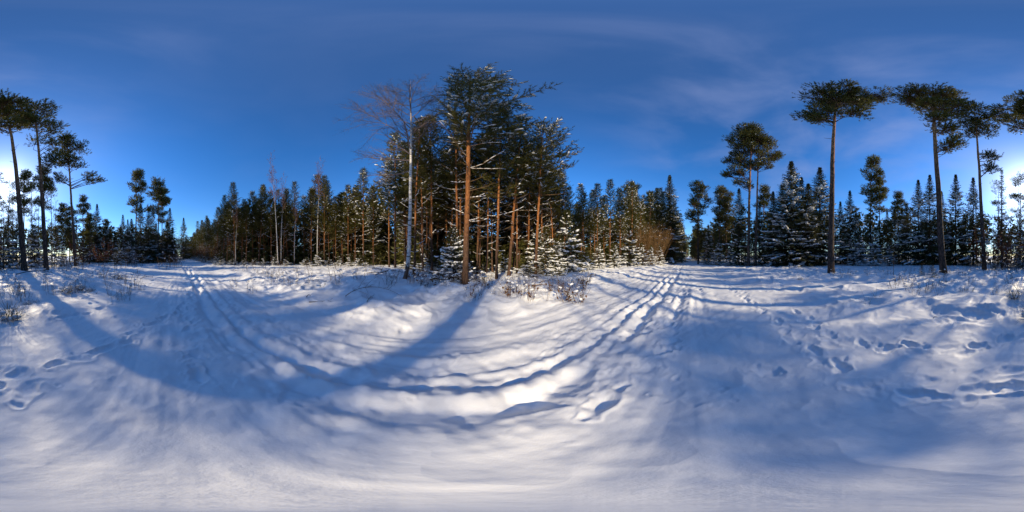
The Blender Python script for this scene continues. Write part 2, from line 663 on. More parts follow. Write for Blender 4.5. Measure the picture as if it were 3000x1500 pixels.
def terrain(x, y):
    x, y = np.asarray(x, float), np.asarray(y, float)
    u = x * RE[0] + y * RE[1]
    v = x * RN[0] + y * RN[1]
    r = np.hypot(x, y)
    wob = 0.35 * fbm(u / 6.0, v * 0 + 3.3, 5, 2)
    off_f = sstep(3.0, 4.6, v + wob)
    off_b = sstep(2.9, 4.4, -v + wob)
    off = np.maximum(off_f, off_b)
    fade = 1 - sstep(60, 160, r)
    z = 0.10 * fbm(x / 7.0, y / 7.0, 11, 2) * (0.35 + off) + 0.18 * off_f + 0.04 * off_b
    # hummocks over tussocks, brash and heather
    h1 = 1 - np.abs(fbm(x / 1.25, y / 1.25, 21, 2))
    h2 = 1 - np.abs(fbm(x / 0.5 + 2.0 * fbm(x, y, 3, 1), y / 0.5, 31, 3))
    h3 = 1 - np.abs(fbm(x / 0.24, y / 0.24, 35, 2))
    patch = sstep(-0.35, 0.5, fbm(x / 4.0, y / 4.0, 41, 2))
    z = z + off * (0.27 * (h1 - 0.7) + 0.21 * (0.25 + 0.75 * patch) * (h2 - 0.7) + 0.075 * patch * (h3 - 0.75)) * fade
    # wind-smoothed snow on the ride itself
    z = z + (1 - off) * (0.085 * fbm(x / 1.6, y / 1.6, 51, 3) + 0.042 * (1 - np.abs(fbm(x / 0.55, y / 0.55, 61, 3))))
    # packed ruts along the ride
    m = 0.22 * fbm(u / 4.5, u * 0 + 0.5, 71, 2)
    far = 1 - 0.6 * sstep(25, 80, r)
    for v0, dep, w in ((1.02, 0.115, 0.15), (1.40, 0.085, 0.11), (1.8, 0.05, 0.13), (2.35, 0.045, 0.15), (2.8, 0.03, 0.14), (0.45, 0.04, 0.15), (0.1, 0.025, 0.14), (-0.75, 0.022, 0.25)):
        q = v + m - v0 + 0.03 * vnoise(u * 1.7, u * 0 + v0, 77)
        k = dep * np.clip(0.7 + 0.7 * vnoise(u * 0.45, u * 0 + v0 * 7, 78) + 0.35 * vnoise(u * 4.1, v * 5, 79), 0, 2) * far
        if v0 > 1.6 or v0 < 0.6:      # the side tracks are worn mostly on one half of the ride
            k = k * (0.25 + 0.75 * sstep(-2.0, 2.5, u)) * np.clip(0.6 + 1.2 * vnoise(u * 0.3 + 9.1, u * 0 + v0 * 3, 80), 0, 1.4)
        z = z - k * np.exp(-(q / w) ** 2) + 0.42 * k * (np.exp(-((q - 1.9 * w) / w) ** 2) + np.exp(-((q + 1.9 * w) / w) ** 2))
    # old, half-drifted tracks: streaks that run with the ride
    st_ = fbm(u / 2.6 + 0.4 * v, (v + m) / 0.26, 83, 3)
    z = z + (1 - off) * 0.08 * st_ * sstep(-1.6, 0.4, v) * (0.35 + 0.65 * sstep(-0.25, 0.35, fbm(u / 3.2, v / 2.0, 87, 2)))
    # fine crust
    z = z + 0.010 * fbm(x / 0.22, y / 0.22, 95, 3) * (1 - sstep(6, 14, r))
    # trodden, lumpy snow between the ruts
    z = z + 0.045 * np.exp(-((v - 1.25) / 0.9) ** 2) * fbm(x / 0.2, y / 0.2, 91, 2)
    for mx_, my_, hh, ww in MOUNDS:
        z = z + hh * np.exp(-((x - mx_) ** 2 + (y - my_) ** 2) / (ww * ww))
    near = np.exp(-(r / 0.8) ** 2)
    return z * (1 - near * 0.6)


def build_ground():
    ns = 900
    rr = np.concatenate([np.geomspace(0.12, 45, 405), np.geomspace(47, 4500, 50)])
    a = np.arange(ns) * 2 * pi / ns
    R, A_ = np.meshgrid(rr, a, indexing='ij')
    X, Y = R * np.sin(A_), R * np.cos(A_)
    Z = terrain(X, Y)
    rng = np.random.default_rng(5)
    # trails of footprints: (column, row) stations on the survey panorama
    trails = [
        [(2090, 800), (2200, 885), (2300, 962), (2400, 1040), (2490, 1110), (2600, 1150), (2720, 1155), (2850, 1140), (3010, 1105)],
        [(2330, 905), (2420, 985), (2520, 1010), (2640, 1020), (2760, 1030), (2880, 1018), (3010, 975)],
        [(-20, 1170), (90, 1110), (200, 1060), (300, 1030), (400, 990), (460, 960), (520, 920), (545, 870), (548, 830)],
        [(100, 920), (190, 935), (300, 905), (360, 880), (440, 835), (480, 800)],
        [(1600, 1215), (1700, 1190), (1830, 1130), (1900, 1060), (1960, 985), (1990, 900), (2005, 840), (2010, 800)],
        [(600, 1110), (590, 1090), (570, 1020), (560, 960), (548, 900)],
        [(1860, 1000), (1890, 930), (1930, 880), (1965, 830), (1990, 800)],
        [(2060, 860), (2030, 820), (2020, 790)],
    ]
    WARP = fbm(X / 0.13, Y / 0.13, 123, 2)
    pr = []
    for tr in trails:
        pts = np.array([ground_pt(*p) for p in tr])
        seg = np.hypot(*np.diff(pts, axis=0).T)
        cum = np.concatenate([[0], np.cumsum(seg)])
        s, side = 0.1, 1
        while s < cum[-1]:
            px_ = np.interp(s, cum, pts[:, 0])
            py_ = np.interp(s, cum, pts[:, 1])
            px2 = np.interp(s + 0.05, cum, pts[:, 0])
            py2 = np.interp(s + 0.05, cum, pts[:, 1])
            d = np.array([px2 - px_, py2 - py_])
            d = d / max(np.linalg.norm(d), 1e-6)
            nrm = np.array([-d[1], d[0]])
            o = side * rng.uniform(0.0, 0.14) + rng.normal(0, 0.05)
            pr.append((px_ + nrm[0] * o, py_ + nrm[1] * o, d + rng.normal(0, 0.3, 2), rng.uniform(0.015, 0.085)))
            side = -side
            s += rng.uniform(0.14, 0.46)
    for k in range(160):           # scattered single dents and animal prints
        ang, d = rng.uniform(0, 2 * pi), rng.uniform(1.3, 9)
        x_, y_ = d * sin(ang), d * cos(ang)
        if x_ * RN[0] + y_ * RN[1] < -0.4 and k % 3:
            continue
        pr.append((x_, y_, unit(rng.normal(0, 1, 2)), rng.uniform(0.008, 0.04)))
    DENT, RIM = np.zeros_like(Z), np.zeros_like(Z)
    for x, y, d, dep in pr:
        rad = math.hypot(x, y)
        i0, i1 = np.searchsorted(rr, max(rad - 0.6, 0.1)), np.searchsorted(rr, rad + 0.6)
        if i1 - i0 < 2:
            continue
        xs, ys = X[i0:i1] - x, Y[i0:i1] - y
        d = d / np.linalg.norm(d)
        p, q = xs * d[0] + ys * d[1], -xs * d[1] + ys * d[0]
        e = np.sqrt((p / 0.15) ** 2 + (q / 0.08) ** 2) * (1 + 0.8 * WARP[i0:i1])
        dep *= 0.8
        DENT[i0:i1] = np.minimum(DENT[i0:i1], -dep * np.exp(-(e / 0.95) ** 2.4))
        RIM[i0:i1] = np.maximum(RIM[i0:i1], 0.3 * dep * np.exp(-((e - 1.5) / 0.5) ** 2))
    Z += DENT + RIM * (1 + 0.8 * WARP)
    V = np.concatenate([np.stack([X, Y, Z], -1).reshape(-1, 3), [[0, 0, float(np.mean(Z[0]))]]])
    nr = len(rr)
    i, j = np.meshgrid(np.arange(nr - 1), np.arange(ns), indexing='ij')
    j2 = (j + 1) % ns
    a0, a1, b0, b1 = i * ns + j, i * ns + j2, (i + 1) * ns + j, (i + 1) * ns + j2
    F = np.concatenate([np.stack([a0, b1, b0], -1).reshape(-1, 3), np.stack([a0, a1, b1], -1).reshape(-1, 3)])
    c = nr * ns
    jj = np.arange(ns)
    F = np.concatenate([F, np.stack([np.full(ns, c), (jj + 1) % ns, jj], -1)])
    mb = MB()
    mb.add(V, F, 0, True)
    return obj('snow_ground', mb.mesh('snow_ground', [M_SNOW]), None, 'structure')


build_ground()


def gz(x, y):
    return float(terrain(np.array([x]), np.array([y]))[0])


def at(px, d, sink=0.05):
    x, y = polar(px, d)
    return (x, y, gz(x, y) - sink)


# ------------------------------------------------------------------ generators of plants


def trunk_mesh(name, rng, H, r, mat, lean=(0, 0), kink=0.15, sides=12, flare=1.35, top=0.12, taper=0.75, bow=(0, 0)):
    t = np.linspace(0, 1, 26) ** 1.2
    z = t * H
    wx = np.cumsum(rng.normal(0, kink / 26, 26))
    wy = np.cumsum(rng.normal(0, kink / 26, 26))
    x = lean[0] * t + bow[0] * np.sin(t * pi) + wx - wx[0]
    y = lean[1] * t + bow[1] * np.sin(t * pi) + wy - wy[0]
    rad = r * ((1 - t) ** taper * (1 - top) + top * (1 - 0.6 * t)) * (1 + (flare - 1) * np.exp(-z / (r * 2.2)))
    pts = np.stack([x, y, z], 1)
    mb = MB()
    tube(mb, pts, rad, sides, 0, 0.025, rng)
    me = mb.mesh(name, [mat])

    def axis(zq):
        return np.array([np.interp(zq, z, x), np.interp(zq, z, y), zq])
    return me, axis, lambda zq: float(np.interp(zq, z, rad))


def curve_pts(p0, az, el, L, rise, n=6, sway=0.0, rng=None):
    """A limb that starts at p0 towards (az, el) and bends upward by `rise` radians over its length."""
    pts = [np.array(p0, float)]
    st = L / (n - 1)
    for i in range(n - 1):
        e = el + rise * (i / (n - 1))
        a = az + (rng.normal(0, sway) if rng is not None else 0)
        pts.append(pts[-1] + st * np.array([cos(e) * cos(a), cos(e) * sin(a), sin(e)]))
    return np.array(pts)


def polyline_cones(mb, pts, r0, r1, sides=4, mat=0):
    n = len(pts)
    r = np.linspace(r0, r1, n)
    cones(mb, pts[:-1], pts[1:], r[:-1], r[1:], sides, mat)


def snow_on_line(mb, rng, pts, w, mat=0, p=0.7):
    for a, b in zip(pts[:-1], pts[1:]):
        d = b - a
        if abs(d[2]) > 0.75 * np.linalg.norm(d) or rng.random() > p:
            continue
        L = np.linalg.norm(d)
        blobs(mb, rng, ((a + b) / 2 + [0, 0, w * 0.9])[None], d[None], L * 0.55, w, w * 0.8, mat, 0.15)


def young_pine(seed, H=13.5, zc=7.0, R=1.9, r=0.12, dead_from=1.5, tuft=0.34, k=13, nw=0.016, snow_p=0.35, snow_s=1.0,
               lean=(0, 0), dead_len=1.3, dead_n=3, skew=(0, 0), whorl=0.52, split_dead=False, shoot_every=0.3, nlen=None, R_top=0.0, boost=1.0):
    rng = np.random.default_rng(seed)
    me_t, axis, rad = trunk_mesh('trunk', rng, H, r, M_BARKY, lean, 0.25)
    crown, snow = MB(), MB()
    P, D, L = [], [], []
    z = zc
    while z < H - 0.15:
        t = (z - zc) / (H - zc)
        prof = (0.55 + 0.45 * min(1, t / 0.22)) * ((1 - t) ** 0.7 * (1 - R_top) + R_top) + 0.06
        nb = rng.integers(4, 7)
        a0 = rng.uniform(0, 2 * pi)
        for b in range(nb):
            az = a0 + b * 2 * pi / nb + rng.normal(0, 0.25)
            Lb = R * prof * rng.uniform(0.6, 1.2)
            Lb *= 1 + skew[0] * cos(az) + skew[1] * sin(az)
            el = radians(rng.uniform(-4, 14) + 42 * t)
            pts = curve_pts(axis(z), az, el, Lb, radians(rng.uniform(15, 40)), 6, 0.12, rng)
            polyline_cones(crown, pts, 0.011 + 0.013 * Lb / 2, 0.006, 4, 1)
            cum = np.linspace(0, 1, 6)
            ns = max(3, int(Lb / shoot_every * boost))
            for i in range(ns):
                s = 0.22 + 0.78 * (i + rng.random() * 0.7) / ns
                s = min(s, 1.0)
                p = np.array([np.interp(s, cum, pts[:, c]) for c in range(3)])
                last = i == ns - 1
                for sg in ((0,) if last else (-1, 1)):
                    aa = az + sg * rng.uniform(0.5, 1.1)
                    ee = radians(rng.uniform(10, 55))
                    ln = (1 - s) * Lb * 0.5 * rng.uniform(0.5, 1.1) + 0.16
                    d = np.array([cos(ee) * cos(aa), cos(ee) * sin(aa), sin(ee)])
                    nseg = max(1, int(ln / 0.34))
                    q = p
                    for g in range(nseg):
                        P.append(q)
                        dd = d + rng.normal(0, 0.18, 3)
                        D.append(dd)
                        L.append(tuft)
                        q = q + unit(dd) * tuft * 0.9
        z += whorl * rng.uniform(0.8, 1.15) * (1 - 0.25 * t)
    # leader
    for i in range(4):
        P.append(axis(H - 0.1 - 0.22 * i))
        D.append(np.array([rng.normal(0, .1), rng.normal(0, .1), 1]))
        L.append(tuft)
    P, D, L = np.array(P), np.array(D), np.array(L)
    cones(crown, P, P + unit(D) * L[:, None] * 0.9, 0.006, 0.003, 3, 1)
    needles(crown, rng, P, D, L, k, nw, nlen or tuft * 0.42, (28, 62), 0)
    cl = 0.5 + 0.25 * np.sin(P @ np.array([1.9, 1.1, 0.7]) + seed) + 0.25 * np.sin(P @ np.array([-0.9, 2.1, 1.7]) + 2.0 * seed)
    sel = rng.random(len(P)) < snow_p * 2.2 * cl ** 1.5
    # snow sits in patches, and on shoots that are not steep
    Dn = unit(D)
    sel &= (Dn[:, 2] < 0.85)
    pos_ = P[sel] + Dn[sel] * 0.55 * L[sel][:, None] + np.array([0, 0, 0.05])
    Dh = Dn[sel] * [1, 1, 0.45]
    blobs(snow, rng, pos_, Dh, L[sel] * 0.55 * rng.uniform(0.5, 1.4, sel.sum()) * snow_s, 0.065 * snow_s * rng.uniform(0.6, 1.4, sel.sum()), 0.04 * snow_s)
    # dry lower limbs
    dead_parts = []
    dead = MB()
    z = dead_from
    while z < zc + 0.5:
        nb = rng.integers(1, dead_n + 1)
        for b in range(nb):
            az = rng.uniform(0, 2 * pi)
            f = 0.35 + 0.65 * (z - dead_from) / max(zc - dead_from, 0.1)
            Lb = dead_len * f * rng.uniform(0.35, 1.3)
            pts = curve_pts(axis(z), az, radians(rng.uniform(-5, 25)), Lb, radians(rng.uniform(-5, 45)), 6, 0.15, rng)
            tgt = MB() if split_dead and Lb > 0.9 else dead
            polyline_cones(tgt, pts, 0.010 + 0.010 * Lb, 0.005, 4, 0)
            for i in range(int(Lb / 0.3)):
                s = rng.uniform(0.3, 1)
                p = np.array([np.interp(s, np.linspace(0, 1, 6), pts[:, c]) for c in range(3)])
                aa = az + rng.choice([-1, 1]) * rng.uniform(0.4, 1.2)
                p2 = curve_pts(p, aa, radians(rng.uniform(-20, 40)), rng.uniform(0.15, 0.5) * (0.5 + Lb * 0.4), 0.4, 3)
                polyline_cones(tgt, p2, 0.006, 0.003, 3, 0)
            own = MB() if tgt is not dead else snow
            if rng.random() < 0.55:
                snow_on_line(own, rng, pts, 0.022, 0, 0.8)
            if tgt is not dead:
                dead_parts.append(('branch', tgt.mesh('branch', [M_LIMB]), None, [('snow', own.mesh('snow', [M_SNOWB]), 'stuff')] if own.n else []))
        z += rng.uniform(0.3, 0.55)
    parts = [('trunk', me_t), ('crown', crown.mesh('crown', [M_PINE, M_CLIMB]))]
    if dead.n:
        parts.append(('twigs', dead.mesh('twigs', [M_LIMB]), 'stuff'))
    parts += dead_parts
    if snow.n:
        parts.append(('snow', snow.mesh('snow', [M_SNOWB]), 'stuff'))
    return parts


def tall_pine(seed, H, r, lobes, lean=(0, 0), snow_p=0.01, stubs=6, padh=0.40, k=16, dens=1.0, tuft=0.42, nw=0.056, bark=None, bow=(0, 0)):
    """Bare trunk and a crown of needle pads. lobes: (dx, dy, z, rx, ry, rz, pads) ellipsoids relative to the trunk axis."""
    rng = np.random.default_rng(seed)
    me_t, axis, rad = trunk_mesh('trunk', rng, H, r, bark or M_BARKT, lean, 0.35, 14, 1.25, 0.16, bow=bow)
    crown, snow = MB(), MB()
    limbs = []
    P, D = [], []
    for (dx, dy, z, rx, ry, rz, npad) in lobes:
        c = axis(min(z, H)) + [dx, dy, 0]
        c[2] = z
        for i in range(max(3, int(npad * dens * 0.7))):
            d = unit(rng.normal(0, 1, 3))
            rr = rng.uniform(0.35, 1.0) ** 0.6
            pc = c + d * rr * np.array([rx, ry, rz])
            # limb from the trunk to the pad
            za = min(H - 0.3, max(pc[2] - rng.uniform(0.4, 1.4) - 0.25 * math.hypot(pc[0] - axis(pc[2] if pc[2] < H else H)[0], pc[1]), lobes_min(lobes) - 0.8))
            a = axis(za)
            mid = (a + pc) / 2 + rng.normal(0, 0.18, 3) + [0, 0, -0.15]
            pts = np.array([a, a * 0.72 + mid * 0.28 + rng.normal(0, .05, 3), mid, mid * 0.45 + pc * 0.55 + rng.normal(0, .08, 3), pc])
            limbs.append((pts, np.linalg.norm(pc - a), len(P)))
            pr_ = rng.uniform(0.5, 1.15)
            m = int(rng.integers(34, 50) * (0.4 + 0.65 * pr_))
            q = pc + unit(rng.normal(0, 1, (m, 3))) * rng.random((m, 1)) ** 0.45 * np.array([pr_, pr_, pr_ * padh])
            out = (q - pc) + (pc - a) * 0.12
            dd = unit(out) + np.array([0, 0, 0.55]) + rng.normal(0, 0.25, (m, 3))
            P.append(q)
            D.append(dd)
            cones(crown, np.repeat(pts[3][None], m, 0), q, 0.008, 0.004, 3, 1)
    big = sorted(limbs, key=lambda x: -x[1])
    branch_parts = []
    for i, (pts, ln, ix) in enumerate(big):
        r0 = min(0.02 + 0.018 * ln, 0.45 * max(rad(min(pts[0][2], H)), 0.05))
        if i < 8:
            mb = MB()
            tube(mb, pts, np.linspace(r0 * 1.2, 0.015, 5), 6)
            nb_ = MB()
            q_, d_ = P[ix], D[ix]
            needles(nb_, rng, q_, d_, np.full(len(q_), tuft), k, nw, tuft * 0.5, (25, 70), 0)
            P[ix] = P[ix][:0]
            D[ix] = D[ix][:0]
            branch_parts.append(('branch', mb.mesh('branch', [M_BARKT_L]), None, [('needles', nb_.mesh('needles', [M_TALLP]), 'stuff')]))
        else:
            polyline_cones(crown, pts, r0, 0.012, 4, 1)
    P, D = np.concatenate(P), np.concatenate(D)
    needles(crown, rng, P, D, np.full(len(P), tuft), k, nw, tuft * 0.5, (25, 70), 0)
    if snow_p > 0:
        sel = rng.random(len(P)) < snow_p
        blobs(snow, rng, P[sel] + [0, 0, 0.18], unit(D[sel]) * [1, 1, 0.3], 0.2, 0.13, 0.06)
    st = MB()
    for i in range(stubs):
        z = rng.uniform(0.3, 0.95) * lobes_min(lobes)
        az = rng.uniform(0, 2 * pi)
        L = rng.uniform(0.25, 0.9)
        p = curve_pts(axis(z), az, radians(rng.uniform(-15, 30)), L + rad(z), 0.2, 4)
        polyline_cones(st, p, 0.03, 0.012, 5, 0)
    parts = [('trunk', me_t), ('crown', crown.mesh('crown', [M_TALLP, M_BARKT_L]))] + branch_parts
    if st.n:
        parts.append(('dead_twigs', st.mesh('dead_twigs', [M_TWIG]), 'stuff'))
    if snow.n:
        parts.append(('snow', snow.mesh('snow', [M_SNOWB]), 'stuff'))
    return parts


def lobes_min(lobes):
    return min(l[2] - l[5] for l in lobes)


M_BARKT_L = bark_material('old_pine_limb_bark', (0.10, 0.065, 0.04), (0.15, 0.085, 0.045), 5, 14, 20, 1, 0.2, 0.7)


def spruce(seed, H, R, r=None, z0=0.25, k=7, whorl=0.34, snow_p=0.3, snow_s=1.0, nw=0.035, twig_len=0.33, thin=1.0, droop=1.0, mat=None, expo=0.98, twig_step=0.22, twig_snow=0.06):
    rng = np.random.default_rng(seed)
    r = r or H * 0.011
    me_t, axis, rad = trunk_mesh('trunk', rng, H, r, M_BARKS, (0, 0), 0.08, 10, 1.2, 0.05)
    crown, snow = MB(), MB()
    P, D, L = [], [], []
    z = z0
    nparts = []
    while z < H - 0.1:
        t = z / H
        nb = int(rng.integers(5, 8) * thin)
        a0 = rng.uniform(0, 2 * pi)
        for b in range(max(nb, 3)):
            az = a0 + b * 2 * pi / max(nb, 3) + rng.normal(0, 0.22)
            Lb = R * ((1 - t) ** expo) * rng.uniform(0.72, 1.15) + 0.08
            el = radians(42 * t ** 1.2 - 24 * droop * (1 - t) ** 0.7 + rng.normal(0, 6))
            n = 7
            pts = curve_pts(axis(z), az, el, Lb, radians(rng.uniform(10, 34) * droop * (1 - t)), n, 0.05, rng)
            polyline_cones(crown, pts, 0.007 + 0.007 * Lb, 0.004, 3, 1)
            nt = max(2, int(Lb / twig_step))
            cum = np.linspace(0, 1, n)
            for i in range(nt + 1):
                s = min(1.0, 0.18 + 0.82 * i / nt)
                p = np.array([np.interp(s, cum, pts[:, c]) for c in range(3)])
                for sg in ((-1, 1) if i < nt else (0,)):
                    aa = az + sg * rng.uniform(0.6, 1.05)
                    ee = el * 0.5 + radians(rng.uniform(-32, 6))
                    ln = twig_len * (0.45 + 0.9 * (1 - s)) * rng.uniform(0.7, 1.3) * min(1, 0.08 + Lb * 0.55)
                    P.append(p)
                    D.append((cos(ee) * cos(aa), cos(ee) * sin(aa), sin(ee)))
                    L.append(ln)
            if rng.random() < snow_p * (1.25 - t * 1.3):
                # a cushion of snow over the outer part of the bough
                for i in range(2, n - 1):
                    a, b_ = pts[i], pts[i + 1]
                    if rng.random() < 0.8:
                        w = (0.05 + 0.11 * min(1, Lb) * rng.uniform(0.5, 1.3)) * snow_s
                        blobs(snow, rng, ((a + b_) / 2 + [0, 0, 0.05])[None], (b_ - a)[None], np.linalg.norm(b_ - a) * 0.95, w * 1.35, 0.06 * snow_s)
                        if Lb > 0.5:
                            off = rng.normal(0, 0.16 * min(Lb, 1.3), (2, 3)) * [1, 1, 0.25]
                            blobs(snow, rng, (a + b_)[None] / 2 + off + [0, 0, 0.02], np.repeat((b_ - a)[None], 2, 0), w * 1.1, w * 0.7, 0.04 * snow_s)
        z += whorl * rng.uniform(0.75, 1.2) * (1 - 0.45 * t)
    P, D, L = np.array(P), np.array(D, float), np.array(L)
    needles(crown, rng, P, D, L, k, nw, 1.0 * twig_len * 0.36, (14, 42), 0)
    # each twig also as a thin leaf-like blade so that boughs read as closed sprays
    m = len(P)
    Dn = unit(D)
    A, B = frame(Dn)
    hw = nw * 1.1
    V = np.stack([P - A * hw * 0.4, P + A * hw, P + Dn * L[:, None], P - A * hw], 1).reshape(-1, 3)
    idx = np.arange(m)[:, None] * 4
    crown.add(V, np.concatenate([idx + [0, 1, 2], idx + [0, 2, 3]]), 0, False)
    sel = rng.random(m) < snow_p * twig_snow
    blobs(snow, rng, P[sel] + Dn[sel] * L[sel][:, None] * 0.6 + [0, 0, 0.03], Dn[sel], L[sel] * 0.4, 0.06 * snow_s, 0.035 * snow_s)
    parts = [('trunk', me_t), ('crown', crown.mesh('crown', [mat or M_SPRUCE, M_BARKS]))]
    if snow.n:
        parts.append(('snow', snow.mesh('snow', [M_SNOWB]), 'stuff'))
    return parts


def bare_tree(seed, H, r, zc, spread, n_limbs, twig_levels=2, mat_t=None, mat_tw=None, lean=(0, 0), limbs=None, droop=0.35, sides=12, dens=1.0, base_kink=None, tw=0.0028, asc=(25, 60), per_limb=False):
    """A leafless broadleaf (birch): trunk, limbs as parts, fine twigs."""
    rng = np.random.default_rng(seed)
    me_t, axis, rad = trunk_mesh('trunk', rng, H, r, mat_t or M_BIRCH, lean, 0.3, sides, 1.15, 0.05, 1.0)
    if base_kink is not None:
        n = len(me_t.vertices)
        co = np.zeros(n * 3, np.float32)
        me_t.vertices.foreach_get('co', co)
        co = co.reshape(-1, 3)
        g = np.exp(-np.maximum(co[:, 2], 0) / 0.9)
        co[:, 0] += base_kink[0] * g
        co[:, 1] += base_kink[1] * g
        me_t.vertices.foreach_set('co', co.ravel())
        me_t.update()
    twigs = MB()
    S0, S1, R0, R1 = [], [], [], []

    def sub(pts, az, Lp, r0, lvl):
        n = len(pts)
        cum = np.linspace(0, 1, n)
        m = max(2, int(Lp / (0.30 if lvl > 1 else 0.16) * dens))
        for i in range(m):
            s = rng.uniform(0.18, 1.0)
            p = np.array([np.interp(s, cum, pts[:, c]) for c in range(3)])
            j = min(int(s * (n - 1)), n - 2)
            d = unit(pts[j + 1] - pts[j])
            pd = unit(d + rng.normal(0, 0.55, 3) + [0, 0, 0.12])
            a2 = atan2(pd[1], pd[0])
            e2 = math.asin(max(-1, min(1, pd[2])))
            L2 = (Lp * (0.5 if lvl > 1 else 0.42) * (1.15 - s * 0.7)) * rng.uniform(0.5, 1.2) + 0.08
            pts2 = curve_pts(p, a2, e2, L2, -droop * rng.uniform(0.2, 1.6) * (1 if lvl == 1 else 0.5), 5, 0.10, rng)
            r2 = max(tw, r0 * (1 - s * 0.7) * 0.5)
            rr = np.linspace(r2, max(tw * 0.7, r2 * 0.35), 5)
            S0.extend(pts2[:-1]); S1.extend(pts2[1:]); R0.extend(rr[:-1]); R1.extend(rr[1:])
            if lvl > 1:
                sub(pts2, a2, L2, r2, lvl - 1)
    parts = [('trunk', me_t)]
    spec = limbs or []
    if not limbs:
        for i in range(n_limbs):
            z = zc + (H - zc) * (i + rng.random()) / n_limbs * 0.97
            t = (z - zc) / (H - zc)
            spec.append((z, rng.uniform(0, 2 * pi), rng.uniform(*asc), spread * (1 - 0.75 * t) * rng.uniform(0.7, 1.2), rng.uniform(-10, 25)))
    for (z, az, el, L, rise) in spec:
        pts = curve_pts(axis(z), az, radians(el), L, radians(rise), 8, 0.10, rng)
        mb = MB()
        r0 = min(0.012 + 0.011 * L, rad(z) * 0.6)
        tube(mb, pts, np.linspace(r0, max(tw, 0.004), 8), 6)
        bme = mb.mesh('branch', [mat_tw or M_BTWIG])
        sub(pts, az, L, r0, twig_levels)
        if per_limb:
            tm = MB()
            cones(tm, np.array(S0), np.array(S1), np.array(R0), np.array(R1), 3, 0)
            for q in (S0, S1, R0, R1):
                q.clear()
            parts.append(('branch', bme, None, [('twigs', tm.mesh('twigs', [mat_tw or M_BTWIG]), 'stuff')]))
        else:
            parts.append(('branch', bme))
    if S0:
        cones(twigs, np.array(S0), np.array(S1), np.array(R0), np.array(R1), 3, 0)
        parts.append(('twigs', twigs.mesh('twigs', [mat_tw or M_BTWIG]), 'stuff'))
    return parts


def shrub(seed, H, n, spread, mat, leafy=None, snow_p=0.0, r=0.012, up=1.0, tw=0.004, leaf_n=0):
    rng = np.random.default_rng(seed)
    mb, lf, sn = MB(), MB(), MB()
    tips, tdir = [], []
    for i in range(n):
        a = rng.uniform(0, 2 * pi)
        rr = spread * sqrt(rng.random())
        p = np.array([rr * 0.55 * cos(a), rr * 0.55 * sin(a), 0])
        h = H * rng.uniform(0.55, 1.1)
        pts = curve_pts(p, a + rng.normal(0, 0.5), radians(rng.uniform(62, 88)), h, radians(rng.uniform(-20, 12)), 6, 0.3, rng)
        polyline_cones(mb, pts, r * rng.uniform(0.7, 1.3), tw, 4, 0)
        for j in range(int(h * 3.2) + 2):
            s = rng.uniform(0.25, 1)
            q = np.array([np.interp(s, np.linspace(0, 1, 6), pts[:, c]) for c in range(3)])
            p2 = curve_pts(q, rng.uniform(0, 2 * pi), radians(rng.uniform(20, 65)), rng.uniform(0.15, 0.5) * h * 0.4 + 0.08, 0.3, 4, 0.2, rng)
            polyline_cones(mb, p2, tw * 1.3, tw * 0.7, 3, 0)
            tips.append(p2[-1]); tdir.append(p2[-1] - p2[0])
            if rng.random() < snow_p:
                blobs(sn, rng, p2[2:3] + [0, 0, 0.02], (p2[3] - p2[1])[None] * [1, 1, 0.4], 0.09, 0.05, 0.04)
    tips, tdir = np.array(tips), np.array(tdir)
    parts = [('stems', mb.mesh('stems', [mat]), 'stuff')]
    if leafy is not None:
        m = leaf_n
        idx = rng.integers(0, len(tips), m)
        o = tips[idx] - tdir[idx] * rng.uniform(0, 1, (m, 1)) + rng.normal(0, 0.05, (m, 3))
        a = unit(rng.normal(0, 1, (m, 3)))
        b = unit(np.cross(a, rng.normal(0, 1, (m, 3))))
        s = rng.uniform(0.03, 0.055, (m, 1))
        V = np.stack([o - a * s * 1.4, o + b * s * 0.7, o + a * s * 1.4, o - b * s * 0.7], 1).reshape(-1, 3)
        ii = np.arange(m)[:, None] * 4
        lf.add(V, np.concatenate([ii + [0, 1, 2], ii + [0, 2, 3]]), 0, False)
        parts.append(('leaves', lf.mesh('leaves', [leafy]), 'stuff'))
    if sn.n:
        parts.append(('snow', sn.mesh('snow', [M_SNOWB]), 'stuff'))
    return parts


def tussock(seed, n, h, spread, mat, w=0.006, lean=0.5, snow_p=0.0):
    rng = np.random.default_rng(seed)
    mb, sn = MB(), MB()
    for i in range(n):
        a = rng.uniform(0, 2 * pi)
        rr = spread * 0.35 * sqrt(rng.random())
        p = np.array([rr * cos(a), rr * sin(a), -0.04])
        L = h * rng.uniform(0.55, 1.3)
        az = a + rng.normal(0, 0.6)
        pts = curve_pts(p, az, radians(rng.uniform(50, 86)), L, -radians(rng.uniform(20, 110)) * lean * 2, 6, 0.05, rng)
        side = np.array([-sin(az), cos(az), 0])
        ws = w * np.array([1, 1, 0.9, 0.7, 0.45, 0.1])
        V = np.concatenate([pts + side * ws[:, None], pts - side * ws[:, None]])
        F = []
        for j in range(5):
            F += [(j, j + 1, j + 7), (j, j + 7, j + 6)]
        mb.add(V, F, 0, False)
    if snow_p:
        m = int(n * snow_p)
        a = rng.uniform(0, 2 * pi, m)
        rr = spread * 0.5 * np.sqrt(rng.random(m))
        blobs(sn, rng, np.stack([rr * np.cos(a), rr * np.sin(a), rng.uniform(0.02, h * 0.45, m)], 1), np.stack([np.cos(a), np.sin(a), a * 0], 1), 0.08, 0.06, 0.04)
    parts = [('blades', mb.mesh('blades', [mat]), 'stuff')]
    if sn.n:
        parts.append(('snow', sn.mesh('snow', [M_SNOWB]), 'stuff'))
    return parts

